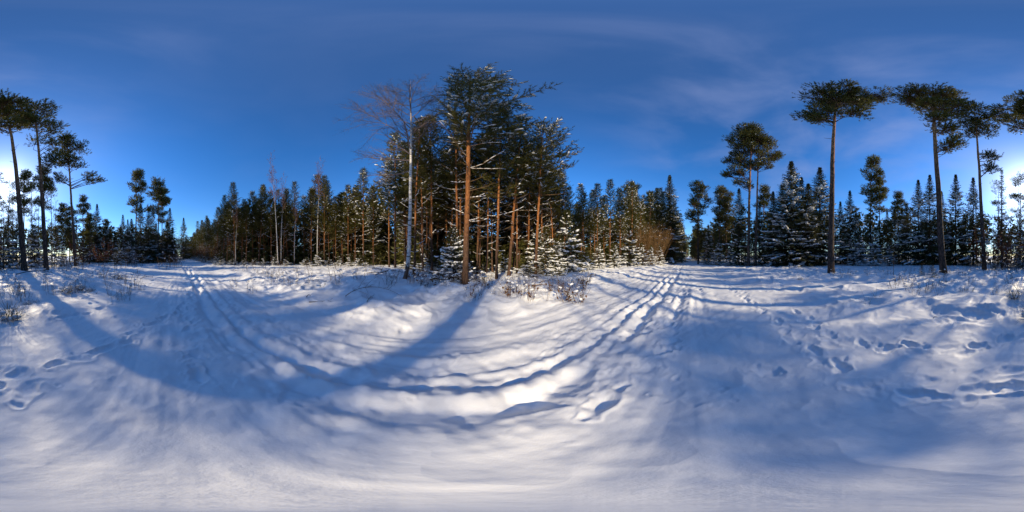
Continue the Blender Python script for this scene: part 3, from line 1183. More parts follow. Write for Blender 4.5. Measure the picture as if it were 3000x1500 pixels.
# ------------------------------------------------------------------ layout helpers
ONES = 'first second third fourth fifth sixth seventh eighth ninth tenth eleventh twelfth thirteenth fourteenth fifteenth sixteenth seventeenth eighteenth nineteenth'.split()
TENS = {2: ('twenty', 'twentieth'), 3: ('thirty', 'thirtieth'), 4: ('forty', 'fortieth'), 5: ('fifty', 'fiftieth'), 6: ('sixty', 'sixtieth'), 7: ('seventy', 'seventieth'), 8: ('eighty', 'eightieth'), 9: ('ninety', 'ninetieth')}


def nth(n):
    if n < 20:
        return ONES[n - 1]
    t, o = divmod(n, 10)
    return TENS[t][1] if o == 0 else TENS[t][0] + '-' + ONES[o - 1]


def hero(kindname, parts, px, d, label, cat, scale=1.0, group=None, sink=0.05, spin=0.0, tilt=(0, 0)):
    return plant(kindname, parts, at(px, d, sink), -radians(brg(px)) + spin, scale, label, cat, group, tilt)


def along(path, step):
    """Points every `step` metres along a path of (column, distance) stations, with the normal that points away from the ride."""
    pts = np.array([polar(*p) for p in path])
    seg = np.hypot(*np.diff(pts, axis=0).T)
    cum = np.concatenate([[0], np.cumsum(seg)])
    out = []
    s = 0.0
    while s <= cum[-1]:
        x, y = np.interp(s, cum, pts[:, 0]), np.interp(s, cum, pts[:, 1])
        x2, y2 = np.interp(min(s + .5, cum[-1]), cum, pts[:, 0]), np.interp(min(s + .5, cum[-1]), cum, pts[:, 1])
        x1, y1 = np.interp(max(s - .5, 0), cum, pts[:, 0]), np.interp(max(s - .5, 0), cum, pts[:, 1])
        d = unit(np.array([x2 - x1, y2 - y1]))
        nr = np.array([-d[1], d[0]])
        if np.dot(nr, (x, y)) < 0:
            nr = -nr
        out.append((x, y, nr, s))
        s += step
    return out


def bearing_px(x, y):
    return 1500 + degrees(atan2(x, y)) / 0.12


random.seed(11)
taken = []


def free(x, y, r):
    return all((x - a) ** 2 + (y - b) ** 2 > r * r for a, b in taken)


# ------------------------------------------------------------------ the three singled-out trees of the front stand
front_pine = young_pine(101, H=15.3, zc=7.6, R=3.3, r=0.15, dead_from=3.0, tuft=0.40, k=26, nw=0.019, snow_p=0.2, snow_s=0.9, lean=(0.25, -0.1),
                        dead_len=2.5, dead_n=3, skew=(0.38, -0.1), whorl=0.5, split_dead=True, shoot_every=0.25, R_top=0.35, nlen=0.16)
hero('pine_tree', front_pine, 1364, 7.7, 'tall orange-barked pine standing nearest in front of the stand, right of the white birch', 'pine tree')
taken.append(polar(1364, 7.7))

PI = pi
birch_limbs = [(6.6, PI + .1, 4, 2.9, 18), (5.9, PI - .25, -4, 2.6, 26), (8.3, PI - .1, 50, 5.0, 14), (9.2, PI + .5, 50, 3.8, 14), (8.9, .3, 54, 3.4, 18), (10.3, -.4, 56, 3.2, 15),
               (10.5, PI + .2, 46, 3.4, 22), (11.5, .6, 54, 2.8, 15), (11.8, 2.3, 50, 2.8, 15), (12.5, -1.2, 55, 2.4, 10), (12.8, PI, 48, 2.4, 18), (13.4, .2, 55, 2.2, 10),
               (13.9, 2.6, 55, 1.9, 10), (14.5, -.8, 58, 1.5, 5), (14.9, 1.5, 58, 1.4, 5), (7.4, -1.8, 40, 2.6, 24), (7.7, 1.4, 40, 2.4, 20), (10.9, -1.6, 48, 2.6, 14),
               (9.7, PI - .6, 50, 3.2, 16), (11.2, PI + .4, 52, 2.8, 16), (12.2, 0.0, 55, 2.5, 12), (7.0, PI + .35, 34, 2.2, 26), (9.6, .1, 50, 3.0, 20), (8.0, -.2, 38, 2.2, 28)]
birch = bare_tree(7, 16.4, 0.105, 6, 4, 0, 2, M_BIRCH, M_BTWIG, lean=(0.15, 0.0), limbs=birch_limbs, droop=0.5, base_kink=(-0.28, -0.1), dens=2.0, tw=0.003, per_limb=True)
hero('birch_tree', birch, 1201, 8.1, 'bare white-barked birch with fine purple twigs beside the tall orange pine', 'birch tree')
taken.append(polar(1201, 8.1))

little_spruce = spruce(31, 2.9, 1.15, 0.03, 0.15, k=18, whorl=0.26, snow_p=1.0, snow_s=0.62, nw=0.013, twig_len=0.26, droop=0.5, expo=0.8, twig_step=0.12, twig_snow=0.22)
hero('spruce_sapling', little_spruce, 1328, 8.5, 'small snow-laden spruce at the foot of the tall orange pine', 'young spruce')
taken.append(polar(1328, 8.5))

# ------------------------------------------------------------------ young plantation pines
YP = [young_pine(200 + i, H=h, zc=zc, R=R, r=0.085, dead_from=1.6, tuft=0.36, k=13, nw=0.036, snow_p=sp * 0.24, snow_s=0.9, dead_len=1.7, dead_n=4, whorl=0.46, shoot_every=0.27, lean=(ln, -ln))
      for i, (h, zc, R, sp, ln) in enumerate([(13.5, 5.4, 2.3, .30, .2), (14.4, 6.2, 2.4, .26, -.3), (12.6, 4.8, 2.1, .34, .3), (13.9, 5.0, 2.5, .28, 0), (13.0, 5.8, 2.1, .22, .4), (14.0, 6.4, 2.4, .32, -.2)])]
YSNOW = [young_pine(230 + i, H=h, zc=zc, R=R, r=0.085, dead_from=1.2, tuft=0.38, k=13, nw=0.036, snow_p=.20, snow_s=1.0, dead_len=1.3, dead_n=3, whorl=0.48, shoot_every=0.28)
         for i, (h, zc, R) in enumerate([(13.0, 4.2, 2.2), (12.2, 4.8, 1.9), (13.6, 5.4, 2.2)])]

# ------------------------------------------------------------------ front stand: explicit trees, then its fill
front_list = [
    (1212, 10.4, YP[4], 0.95, 'slim dark pine trunk just right of the white birch', None),
    (1240, 13.0, YP[1], 1.0, 'dark-stemmed pine between the birch and the little snowy spruce, standing further back', None),
    (1264, 11.2, YP[5], 1.02, 'dark-trunked pine between the birch and the little snowy spruce, standing closer', None),
    (1337, 10.6, young_pine(260, 13.6, 6.4, 1.9, 0.10, 2.2, 0.36, 16, 0.03, 0.09, 1.0, (0, 0), 2.0, 3, split_dead=True), 1.0, 'bright orange pine trunk with curling dry limbs rising behind the little snowy spruce', None),
    (1347, 12.0, YP[0], 1.0, 'second orange pine trunk close behind the one above the little spruce', None),
    (1398, 12.6, YP[2], 1.0, 'thin orange pine stem just right of the tall front pine', None),
    (1405, 14.5, YP[3], 1.0, 'thin pine stem behind the first stem right of the tall front pine', None),
    (1424, 12.2, YP[4], 1.05, 'yellowish pine stem, second to the right of the tall front pine', None),
    (1443, 13.5, YP[1], 0.98, 'dark pine stem in the middle of the front stand', None),
    (1490, 10.6, young_pine(261, 13.8, 6.4, 2.5, 0.11, 2.4, 0.38, 17, 0.03, 0.11, 0.9, (1.0, 0.2), 1.8, 2), 1.0, 'orange pine leaning to the right in the middle of the front stand', None),
    (1514, 12.4, YP[5], 1.0, 'straight pine stem right behind the pine leaning right', None),
    (1568, 11.8, young_pine(262, 13.6, 6.4, 3.0, 0.115, 3.0, 0.40, 18, 0.03, 0.17, 1.0, (0.55, 0.1), 2.2, 2, skew=(0.35, -0.1), R_top=0.2), 1.0, 'leaning orange pine with a broad snowy crown at the right end of the front stand', None),
    (1186, 14.5, YP[3], 0.95, 'pine on the edge of the dark ride left of the birch stem', None),
    (1158, 14.0, YSNOW[0], 1.08, 'low-branched snowy pine leaning over the narrow ride left of the birch', None),
    (1140, 19.0, YSNOW[2], 1.05, 'low-branched snowy pine further along the narrow ride left of the birch', None),
    (1064, 21.0, YSNOW[1], 1.12, 'snowy pine with boughs to the ground at the right end of the left plantation', None),
    (1094, 23.0, YSNOW[0], 0.9, 'snowy pine at the corner where the narrow ride begins', None),
    (1455, 9.9, YP[2], 1.06, 'pine with sagging dry twigs left of the pine leaning right', None),
]
for px, d, pr, sc, lab, g in front_list:
    hero('pine_tree', pr, px, d, lab, 'pine tree', sc)
    taken.append(polar(px, d))


def stand(path, spacing, rows, row_gap, protos, sc_fn, label_front, label_in, group, jit=0.45, rmin=1.1, first_off=0.0):
    pts = along(path, spacing)
    rows_ = {}
    for k in range(rows):
        for (x, y, nr, s) in pts:
            t = np.array([nr[1], -nr[0]])
            o = nr * (first_off + k * row_gap + random.uniform(-jit, jit)) + t * random.uniform(-jit, jit) + t * (spacing * 0.5 * (k % 2))
            px_, py_ = x + o[0], y + o[1]
            if not free(px_, py_, rmin):
                continue
            taken.append((px_, py_))
            pr = random.choice(protos)
            sc = sc_fn(bearing_px(px_, py_), k)
            r = plant('pine_tree', pr, (px_, py_, gz(px_, py_) - 0.05), random.uniform(0, 6.28), sc, label_in, 'pine tree', group, (random.gauss(0, .028), random.gauss(0, .028)))
            rows_.setdefault(k, []).append((bearing_px(px_, py_), r))
    for k, row in rows_.items():
        for i, (b, r) in enumerate(sorted(row, key=lambda q: q[0])):
            r['label'] = label_front % nth(i + 1) if k == 0 else label_in % (nth(i + 1), nth(k + 1))


P_LEFT = [(566, 78), (585, 52), (625, 33), (672, 25), (760, 25.5), (860, 25), (960, 24), (1040, 22.5), (1088, 21.5)]
P_MID = [(1176, 34), (1186, 20), (1200, 13.2), (1300, 13.5), (1400, 15), (1480, 13), (1580, 13.8), (1650, 16), (1705, 18.5)]
P_RIGHT = [(1712, 19), (1800, 23), (1880, 27.5), (1940, 33), (1980, 48), (2000, 80)]


def sc_left(px, k):
    a = np.interp(px, [560, 600, 640, 680, 760, 800, 850, 900, 960, 1000, 1050, 1090], [0.85, 0.76, 0.78, 0.9, 1.06, 1.1, 0.95, 1.1, 1.12, 0.98, 1.0, 0.85])
    return float(a) * random.uniform(0.78, 1.06)


def sc_mid(px, k):
    return float(np.interp(px, [1170, 1250, 1550, 1700], [0.9, 1.0, 0.98, 0.75])) * random.uniform(0.92, 1.06)


def sc_right(px, k):
    return float(np.interp(px, [1700, 1800, 1900, 2000], [0.78, 0.92, 1.0, 1.15])) * random.uniform(0.88, 1.08)


stand(P_LEFT, 1.95, 3, 1.8, YP, sc_left, '%s pine from the left along the sunlit edge of the plantation left of the birch',
      '%s pine from the left in the %s row of the plantation left of the birch', 'pines inside the left plantation')
stand(P_MID, 1.6, 4, 1.9, YP, sc_mid, '%s pine from the left in the first full row behind the tall front pine',
      '%s pine from the left in the %s row behind the tall front pine', 'pines inside the front stand')
stand(P_RIGHT, 2.35, 3, 2.1, YSNOW + YP[:2], sc_right, '%s snow-dusted pine from the left along the edge before the right-hand ride',
      '%s pine from the left in the %s row before the right-hand ride', 'pines inside the right stand')

# ------------------------------------------------------------------ big old pines behind and beside the ride
tallA = tall_pine(301, 25.6, 0.29, [(-1.2, 0, 22.4, 1.8, 1.9, 1.5, 17), (0.6, 0, 23.6, 2.2, 2.3, 1.6, 30), (2.2, 0.2, 22.8, 1.5, 1.5, 1.0, 12), (3.8, -0.2, 23.6, 0.9, 0.9, 0.4, 6), (1.1, 0, 20.4, 1.8, 1.9, 1.4, 13), (-2.3, 0, 19.0, 1.1, 1.1, 0.8, 8), (-0.9, 0, 17.8, 1.3, 1.2, 0.8, 8), (1.9, 0, 19.2, 1.0, 1.0, 0.8, 5)],
                  lean=(0.6, 0), stubs=7, dens=1.25)
hero('pine_tree', tallA, 2435, 14.5, 'towering bare-trunked pine with a flat umbrella crown before the big snowy spruces', 'pine tree')
tallB = tall_pine(302, 25.2, 0.31, [(-1.5, 0, 23.0, 1.6, 1.6, 0.9, 15), (0.2, 0, 23.4, 2.3, 2.4, 1.6, 34), (1.8, 0, 20.5, 1.6, 1.7, 2.2, 24), (0.9, 0.2, 17.0, 1.4, 1.3, 1.4, 14), (-0.5, 0, 20.4, 1.3, 1.3, 1.2, 10), (1.5, 0, 13.6, 1.0, 0.9, 0.9, 8)],
                  lean=(-0.95, 0), stubs=4, dens=1.25, bow=(-0.25, 0))
hero('pine_tree', tallB, 2764, 14.5, 'towering dark pine with a broad one-sided crown before the row of dark spruces', 'pine tree')
tallC = tall_pine(303, 24.0, 0.25, [(0, 0, 22.2, 1.9, 1.8, 1.6, 22), (1.0, 0, 19.5, 1.5, 1.4, 1.2, 12), (-0.8, 0, 19.4, 1.4, 1.3, 1.2, 12), (1.7, 0, 14.8, 1.2, 0.9, 0.8, 7), (1.4, 0, 12.2, 0.9, 0.9, 0.5, 5)], lean=(-1.05, 0), stubs=5)
hero('pine_tree', tallC, 2884, 18.0, 'dark tall pine rising behind the brown-leaved shrub, right of the towering one-sided pine', 'pine tree')
tall1 = tall_pine(304, 26.0, 0.30, [(0.3, 0, 23.2, 2.4, 2.2, 2.2, 40), (-1.9, 0, 22.2, 2.2, 1.8, 1.9, 22), (-2.1, 0, 18.6, 1.7, 1.4, 1.2, 10), (1.4, 0, 20.2, 1.5, 1.3, 1.4, 14), (0.2, 0, 18.0, 1.2, 1.1, 0.8, 6)],
                  lean=(-2.3, 0), stubs=6, dens=1.2, bow=(0.1, 0))
hero('pine_tree', tall1, 72, 16.2, 'leaning tall pine nearest to the sun with a dark heavy crown', 'pine tree')
tall2 = tall_pine(305, 24.2, 0.26, [(0.4, 0, 22.2, 1.9, 1.8, 1.7, 26), (-0.9, 0, 20.0, 1.3, 1.2, 1.4, 12), (1.2, 0, 18.6, 1.5, 1.2, 1.2, 12), (0.7, 0, 15.5, 1.4, 1.1, 0.9, 7), (1.6, 0, 12.6, 1.3, 1.0, 0.7, 6)], lean=(-1.35, 0), stubs=4)
hero('pine_tree', tall2, 136, 17.0, 'second tall dark pine right of the sun, its slender trunk leaning left', 'pine tree')
tall3 = tall_pine(306, 23.8, 0.25, [(0, 0, 22.6, 1.3, 1.3, 1.1, 14), (0.6, 0, 20.4, 2.2, 1.7, 1.2, 22), (-1.1, 0, 18.0, 1.7, 1.4, 1.5, 18), (1.0, 0, 17.2, 1.5, 1.3, 1.0, 10), (3.4, 0, 13.8, 1.6, 1.1, 0.9, 9), (-1.4, 0, 14.2, 1.0, 1.0, 0.8, 6)], lean=(-1.5, 0), stubs=5)
hero('pine_tree', tall3, 222, 24.0, 'tall dark pine with one long low limb reaching right, third from the sun', 'pine tree')
tallP = tall_pine(307, 27.0, 0.25, [(-0.3, 0, 25.4, 1.9, 1.8, 1.4, 24), (-0.9, 0, 23.4, 1.9, 1.7, 1.4, 16), (-1.0, 0, 20.6, 2.0, 1.8, 1.4, 18), (-0.8, 0, 17.4, 1.8, 1.5, 1.2, 12), (-1.6, 0, 22.6, 2.0, 1.8, 1.7, 22), (1.0, 0, 23.2, 1.8, 1.6, 1.5, 18), (-2.2, 0, 18.4, 1.7, 1.4, 1.1, 12), (-2.6, 0, 15.4, 1.9, 1.4, 1.0, 12), (-1.0, 0, 13.0, 1.3, 1.0, 0.7, 6)],
                  lean=(0.5, 0), stubs=3, snow_p=0.03, dens=1.25, padh=0.5)
hero('pine_tree', tallP, 2192, 24.5, 'tall orange-trunked pine with a long ragged crown, left of a twin pair', 'pine tree')
tallQ = tall_pine(308, 24.0, 0.21, [(0.3, 0, 22.6, 1.8, 1.6, 1.3, 18), (1.5, 0, 20.0, 1.9, 1.5, 1.5, 20), (0.9, 0, 17.4, 1.5, 1.3, 1.0, 10)], lean=(0.6, 0), stubs=5, snow_p=0.03, dens=1.3, padh=0.5)
hero('pine_tree', tallQ, 2213, 25.5, 'slimmer orange-trunked pine standing right beside the tall ragged-crowned one', 'pine tree')

MID = [tall_pine(320 + i, H, 0.17, lb, lean=(ln, 0), stubs=4, k=13, tuft=0.45, nw=0.06, snow_p=sp * 0.3, dens=1.6, padh=0.5) for i, (H, lb, ln, sp) in enumerate([
    (22.0, [(0, 0, 20.5, 1.3, 1.3, 1.4, 14), (0.3, 0, 17.6, 1.9, 1.8, 1.5, 18), (-0.3, 0, 14.2, 1.9, 1.7, 1.3, 12), (0.6, 0, 11.8, 1.2, 1.2, .7, 5)], 0.2, 0.10),
    (21.0, [(0.2, 0, 19.6, 1.2, 1.2, 1.2, 12), (0.6, 0, 17.0, 2.1, 1.8, 1.1, 16), (-0.8, 0, 14.8, 1.7, 1.5, 1.0, 11), (1.0, 0, 12.6, 1.6, 1.3, 0.7, 7)], -0.3, 0.10),
    (18.0, [(0, 0, 16.4, 1.6, 1.5, 1.5, 16), (0.2, 0, 13.4, 2.1, 2.0, 1.6, 20), (-0.2, 0, 10.0, 1.9, 1.8, 1.5, 14), (0.2, 0, 6.8, 1.6, 1.5, 1.2, 8)], 0.1, 0.12)])]
MID.append(tall_pine(330, 20.0, 0.15, [(0, 0, 18.3, 1.4, 1.3, 1.5, 13), (0.2, 0, 14.8, 1.9, 1.7, 1.6, 14), (-0.2, 0, 11.0, 1.7, 1.6, 1.5, 10), (0.2, 0, 7.8, 1.4, 1.3, 1.2, 6)], lean=(0.2, 0), stubs=6, k=9, tuft=0.42, nw=0.04, snow_p=0.02, dens=0.85))
mid_list = [
    (2988, 36, 3, 1.05, 'thin lacy pine farthest back on the left of the sun', 3.0),
    (24, 35, 3, 0.98, 'thin lacy pine farthest back on the right of the sun', 0.2),
    (57, 33, 3, 0.90, 'thin lacy pine left of the backlit pine behind the leaning one', 4.0),
    (2045, 31, 2, 0.93, 'dark bushy pine at the right edge of the ride where it enters the forest', 0.0),
    (2108, 31, 0, 0.72, 'slim orange-stemmed pine between the bushy ride-side pine and the twin tall pines', 1.0),
    (2128, 33, 2, 0.86, 'pine in the gap just left of the twin tall pines', 2.0),
    (2240, 36, 1, 0.88, 'distant pine crown between the twin tall pines and the big snowy spruces', 0.5),
    (2549, 35, 0, 1.17, 'tall slender pine standing behind the two small snowy spruces', 0.2),
    (2577, 37, 1, 1.0, 'shorter pine close on the right of the slender pine behind the small spruces', 1.2),
    (2632, 36, 1, 0.80, 'pine with layered limbs just left of the row of dark spruces', 0.4),
    (397, 36, 0, 1.02, 'tall red-stemmed pine, left of the pair at the head of the left ride', 0.0),
    (462, 37, 1, 0.99, 'tall red-stemmed pine, right of the pair at the head of the left ride', 2.8),
    (474, 38.5, 0, 0.86, 'pine close behind the right-hand red-stemmed pine at the left ride', 1.0),
    (69, 35, 0, 0.99, 'backlit pine just behind the leaning tall pine near the sun', 0.7),
    (-8, 31, 3, 0.95, 'lacy pine beside the low sun, glowing at its edges', 2.2),
    (244, 40, 1, 0.83, 'far slim pine right of the pine with the long low limb', 0.9),
    (128, 26, 1, 0.85, 'thin-crowned pine between the second and third tall pines from the sun', 1.9),
    (310, 42, 2, 0.62, 'small pine crown above the dark spruce thicket at the back', 0.2),
    (182, 34, 2, 0.72, 'bushy pine in the gap left of the pine with the long low limb', 1.2),
    (10, 20.0, 3, 0.44, 'low bushy pine just under the sun, added to shade the snow below the camera', 0.9),  # added pine, sized so its crown's shadow falls on the snow under the camera
    (-75, 29, 3, 0.80, 'backlit thin pine, second left of the sun', 1.3),
    (38, 28, 3, 0.66, 'backlit bushy pine between the sun and the leaning tall pine', 1.7),
    (96, 31, 3, 0.85, 'slim backlit pine between the first two tall pines', 2.7),
    (112, 28, 3, 0.58, 'bushy backlit pine just left of the second tall pine', 0.8),
    (152, 30, 3, 0.75, 'bushy backlit pine right of the second tall pine', 2.1),
    (205, 30, 2, 0.62, 'short bushy pine just left of the third tall pine', 0.1),
    (262, 33, 2, 0.58, 'short bushy pine right of the third tall pine', 1.4),
    (1905, 40, 2, 1.0, 'greenish pine whose crown tops the stand left of the right-hand ride', 1.0),
    (1850, 35, 2, 1.02, 'olive pine crown poking above the middle of the snow-dusted stand', 2.5),
]
for px, d, i, sc, lab, sp in mid_list:
    hero('pine_tree', MID[i], px, d, lab, 'pine tree', sc, spin=sp)
    taken.append(polar(px, d))

# ------------------------------------------------------------------ spruces
SP = [spruce(401, 18.0, 4.8, k=8, snow_p=0.5, snow_s=1.25, twig_len=0.5, nw=0.06, twig_step=0.3, whorl=0.42),
      spruce(402, 16.0, 3.9, k=8, snow_p=0.28, snow_s=1.2, twig_len=0.46, nw=0.06, twig_step=0.3, whorl=0.42),
      spruce(403, 12.0, 3.1, k=7, snow_p=0.12, snow_s=1.3, twig_len=0.45, nw=0.06, twig_step=0.3, whorl=0.42),
      spruce(404, 15.0, 1.9, k=6, snow_p=0.3, snow_s=0.9, twig_len=0.45, nw=0.045, twig_step=0.32, whorl=0.62, thin=0.75, droop=1.5)]
SS = [spruce(411, 5.2, 1.9, 0.05, 0.1, k=9, snow_p=0.75, snow_s=0.95, twig_len=0.36, nw=0.03, twig_step=0.2, whorl=0.30),
      spruce(412, 4.0, 1.5, 0.045, 0.1, k=10, snow_p=0.65, snow_s=0.75, twig_len=0.30, nw=0.022, twig_step=0.16, whorl=0.26, mat=M_PINE),
      spruce(413, 2.2, 1.0, 0.03, 0.05, k=10, snow_p=0.5, snow_s=0.7, twig_len=0.24, nw=0.018, twig_step=0.13, whorl=0.2)]
sp_list = [
    (2318, 25.5, 0, (1.2, 1.2, 1.02), 'broad tall spruce thick with snow, tallest of the big spruces right of the twin pines'),
    (2348, 28.0, 1, 1.02, 'spruce just behind the right shoulder of the tallest snowy spruce'),
    (2402, 27.0, 0, (1.15, 1.15, 1.0), 'open-topped snowy spruce just left of the towering umbrella pine'),
    (2292, 27.5, 1, (1.15, 1.15, 0.92), 'wide dark spruce pressed against the left of the tallest snowy spruce'),
    (2368, 25.0, 1, (1.2, 1.2, 0.84), 'wide lower spruce filling the gap between the two tallest snowy spruces'),
    (2265, 26.5, 1, 0.80, 'shorter snowy spruce between the twin pines and the tallest snowy spruce'),
    (2165, 27.5, 1, 0.86, 'snowy spruce just left of the twin tall pines'),
    (2225, 29, 1, 0.72, 'snow-dusted spruce right behind the twin tall pines'),
    (2075, 30, 0, 0.42, 'low snow-heavy spruce at the right mouth of the ride'),
    (1962, 34.5, 1, 1.26, 'tall dark spruce at the left mouth of the ride on the right'),
    (1976, 40.0, 2, 1.3, 'dark spruce just behind the tall one at the left mouth of the ride'),
    (1925, 38, 2, 1.55, 'reddish-topped spruce left of the tall dark spruce at the ride mouth'),
    (2462, 30, 1, 0.75, 'dark spruce right of the umbrella pine'),
    (2490, 31, 1, 0.92, 'pointed dark spruce, second to the right of the umbrella pine'),
    (2690, 28, 1, 0.98, 'first dark spruce from the left in the row behind the one-sided pine'),
    (2724, 27.5, 1, 1.03, 'second dark spruce from the left in the row behind the one-sided pine'),
    (2758, 29, 1, 0.86, 'dark spruce straight behind the trunk of the one-sided pine'),
    (2800, 27.5, 1, 1.04, 'dark spruce right of the trunk of the one-sided pine'),
    (2851, 28, 1, 1.02, 'last dark spruce of the row, left of the brown-leaved shrub'),
    (2935, 22.5, 3, 1.0, 'slim see-through spruce with drooping frosted boughs left of the sun'),
    (2655, 29, 2, 0.95, 'dark spruce at the left end behind the row of dark spruces'),
    (538, 72, 1, 1.18, 'distant dark spruce standing at the far end of the left ride'),
    (412, 36.5, 1, 0.86, 'dark spruce between the two red-stemmed pines at the left ride'),
    (448, 39, 2, 1.12, 'dark spruce behind the right red-stemmed pine at the left ride'),
    (490, 42, 2, 0.95, 'dark spruce at the left edge of the left ride'),
    (385, 34, 2, 0.8, 'dark spruce before the left red-stemmed pine'),
    (1098, 25, 2, 0.95, 'dark snowy spruce bending over the narrow ride left of the birch'),
    (1112, 31, 2, 0.85, 'dark spruce deeper in the narrow ride left of the birch'),
]
for px, d, i, sc, lab in sp_list:
    hero('spruce_tree', SP[i], px, d, lab, 'spruce', sc, spin=random.uniform(0, 6))
    taken.append(polar(px, d))

back = []
for i in range(26):
    px = 246 + i * 10.5 + random.uniform(-4, 4)
    d = random.uniform(36, 47)
    x, y = polar(px, d)
    if free(x, y, 1.0):
        back.append((px, d))
for i, (px, d) in enumerate(back):
    hero('spruce_tree', random.choice([SP[1], SP[2]]), px, d, '%s spruce from the left in the dark thicket left of the left ride' % nth(i + 1), 'spruce', random.uniform(0.62, 0.88), 'spruces of the back thicket', spin=random.uniform(0, 6))
back = []
for i in range(15):
    px = 2480 + i * 24 + random.uniform(-10, 10)
    d = random.uniform(31, 38)
    x, y = polar(px, d)
    if free(x, y, 1.2):
        back.append((px, d))
for i, (px, d) in enumerate(back):
    hero('spruce_tree', random.choice([SP[1], SP[2]]), px, d, '%s spruce from the left in the shadowy second line right of the umbrella pine' % nth(i + 1), 'spruce', random.uniform(0.6, 0.8), 'spruces of the shadowy second line', spin=random.uniform(0, 6))

sap = [
    (2520, 26, 0, 1.08, 'left one of the two small snow-covered spruces right of the umbrella pine'),
    (2564, 26, 0, 1.02, 'right one of the two small snow-covered spruces right of the umbrella pine'),
    (2500, 25, 0, 0.8, 'smaller snowy spruce left of the pair of small spruces'),
    (2605, 25.5, 0, 0.7, 'low snowy spruce before the left end of the dark row'),
    (1598, 12.2, 1, 0.95, 'dark bushy spruce sapling at the foot of the broad-crowned leaning pine'),
    (1660, 13.4, 0, 1.04, 'tall layered spruce sapling with snow on every bough, right of the broad-crowned pine'),
    (1632, 12.0, 1, 0.72, 'low green spruce sapling between the dark bushy and the tall layered ones'),
    (1575, 13.0, 0, 0.75, 'shaded spruce sapling behind the dark bushy one'),
    (1752, 18.6, 1, 0.80, 'small green spruce sapling with snowy tips before the snow-dusted stand'),
    (1845, 21.0, 0, 1.02, 'plump snow-covered spruce sapling left of the brown bush'),
    (1880, 22.5, 1, 0.85, 'low snowy spruce sapling touching the brown bush'),
    (1908, 22.0, 1, 0.72, 'low snowy spruce sapling in front of the middle of the brown bush'),
    (1932, 24.5, 0, 0.62, 'snowy spruce sapling at the right foot of the brown bush'),
    (1800, 19.5, 1, 0.75, 'green spruce sapling midway along the snow-dusted stand'),
    (1715, 17.0, 2, 1.0, 'tiny snowy spruce right of the tall layered sapling'),
    (2105, 27, 0, 0.85, 'snow-heavy sapling in front of the slim orange-stemmed pine'),
    (2140, 26, 0, 0.65, 'low snowy sapling left of the twin tall pines'),
    (1250, 13.8, 2, 1.0, 'small snowy spruce in the shade between birch and little spruce'),
    (2733, 11.2, 2, 0.42, 'tiny snow-capped spruce standing alone in the snow before the one-sided pine'),
    (2700, 12.5, 2, 0.4, 'tiny spruce buried in snow near the foot of the one-sided pine'),
    (20, 22, 0, 1.15, 'dark spruce sapling under the low sun'),
    (50, 20, 0, 1.0, 'dark spruce sapling left of the foot of the leaning tall pine'),
    (100, 23, 0, 1.2, 'dark spruce sapling between the first two tall pines'),
    (165, 24, 0, 1.1, 'backlit spruce sapling between the second and third tall pines'),
    (345, 27, 0, 0.85, 'spruce sapling with snow specks before the dark thicket'),
    (380, 29, 0, 0.9, 'spruce sapling at the right end before the dark thicket'),
    (2990, 23, 0, 1.2, 'dark spruce sapling just left of the sun'),
]
for px, d, i, sc, lab in sap:
    hero('spruce_sapling', SS[i], px, d, lab, 'young spruce', sc, spin=random.uniform(0, 6))

under = []
for path, n, off in ((P_LEFT, 1.7, -0.8), (P_RIGHT, 2.4, -0.9), (P_MID[2:], 1.5, -1.2), (P_MID[2:], 2.2, 0.8)):
    for (x, y, nr, s) in along(path, n):
        if random.random() < 0.72:
            o = nr * (off + random.uniform(-.6, .5))
            under.append((x + o[0], y + o[1]))
under.sort(key=lambda p: atan2(p[0], p[1]))
for i, (x, y) in enumerate(under):
    plant('spruce_sapling', SS[2], (x, y, gz(x, y) - 0.05), random.uniform(0, 6), (random.uniform(.7, 1.35),) * 2 + (random.uniform(.35, .95),),
          '%s low snowy spruce seedling from the left under the forest edges' % nth(i + 1), 'spruce seedling', 'seedlings under the forest edges')

# ------------------------------------------------------------------ birches and saplings of the plantation edge
SB = [bare_tree(501, 17.5, 0.07, 8, 2.6, 22, 2, M_BIRCH, M_RTWIG, lean=(-0.9, 0), droop=0.3, sides=8, dens=1.2, tw=0.009, asc=(55, 75)),
      bare_tree(502, 15.5, 0.06, 8, 2.2, 20, 2, M_BIRCH, M_RTWIG, lean=(0.5, 0), droop=0.3, sides=8, dens=1.2, tw=0.009, asc=(55, 75))]
for px, d, i, sc, lab in [(815, 23.8, 0, 1.10, 'pale slanting birch with a reddish twig crown rising above the left plantation'),
                          (823, 24.6, 1, 1.0, 'thinner birch crossing behind the pale slanting one'),
                          (929, 23.6, 1, 1.16, 'pale straight birch stem in the middle of the left plantation edge'),
                          (862, 24.2, 1, 0.78, 'slim grey sapling between the two pale birches of the plantation'),
                          (690, 24.4, 1, 0.66, 'thin bare birch at the left corner of the plantation')]:
    hero('birch_tree', SB[i], px, d, lab, 'birch tree', sc)
SB.append(bare_tree(503, 13.0, 0.08, 3.5, 2.4, 24, 2, M_DARKTW, M_DARKTW, lean=(0.2, 0), droop=0.2, sides=8, dens=1.0, tw=0.007, asc=(35, 65)))
for px, d, i, sc, lab in [(2938, 26, 2, 1.0, 'bare dark-twigged tree right of the slim frosted spruce'),
                          (2982, 28, 2, 1.06, 'bare twiggy tree just left of the sun'),
                          (3003, 25, 2, 0.84, 'bare twiggy tree whose top frays under the sun'),
                          (3026, 27, 2, 1.02, 'bare twiggy tree just right of the sun'),
                          (3048, 24, 2, 0.95, 'bare twiggy tree between the sun and the leaning tall pine'),
                          (3090, 26, 2, 1.0, 'bare twiggy tree between the first and second tall pines'),
                          (3160, 27, 2, 0.95, 'bare twiggy tree right of the second tall pine')]:
    hero('bare_tree', SB[i], px - (3000 if px >= 3000 else 0), d, lab, 'bare tree', sc, spin=px)
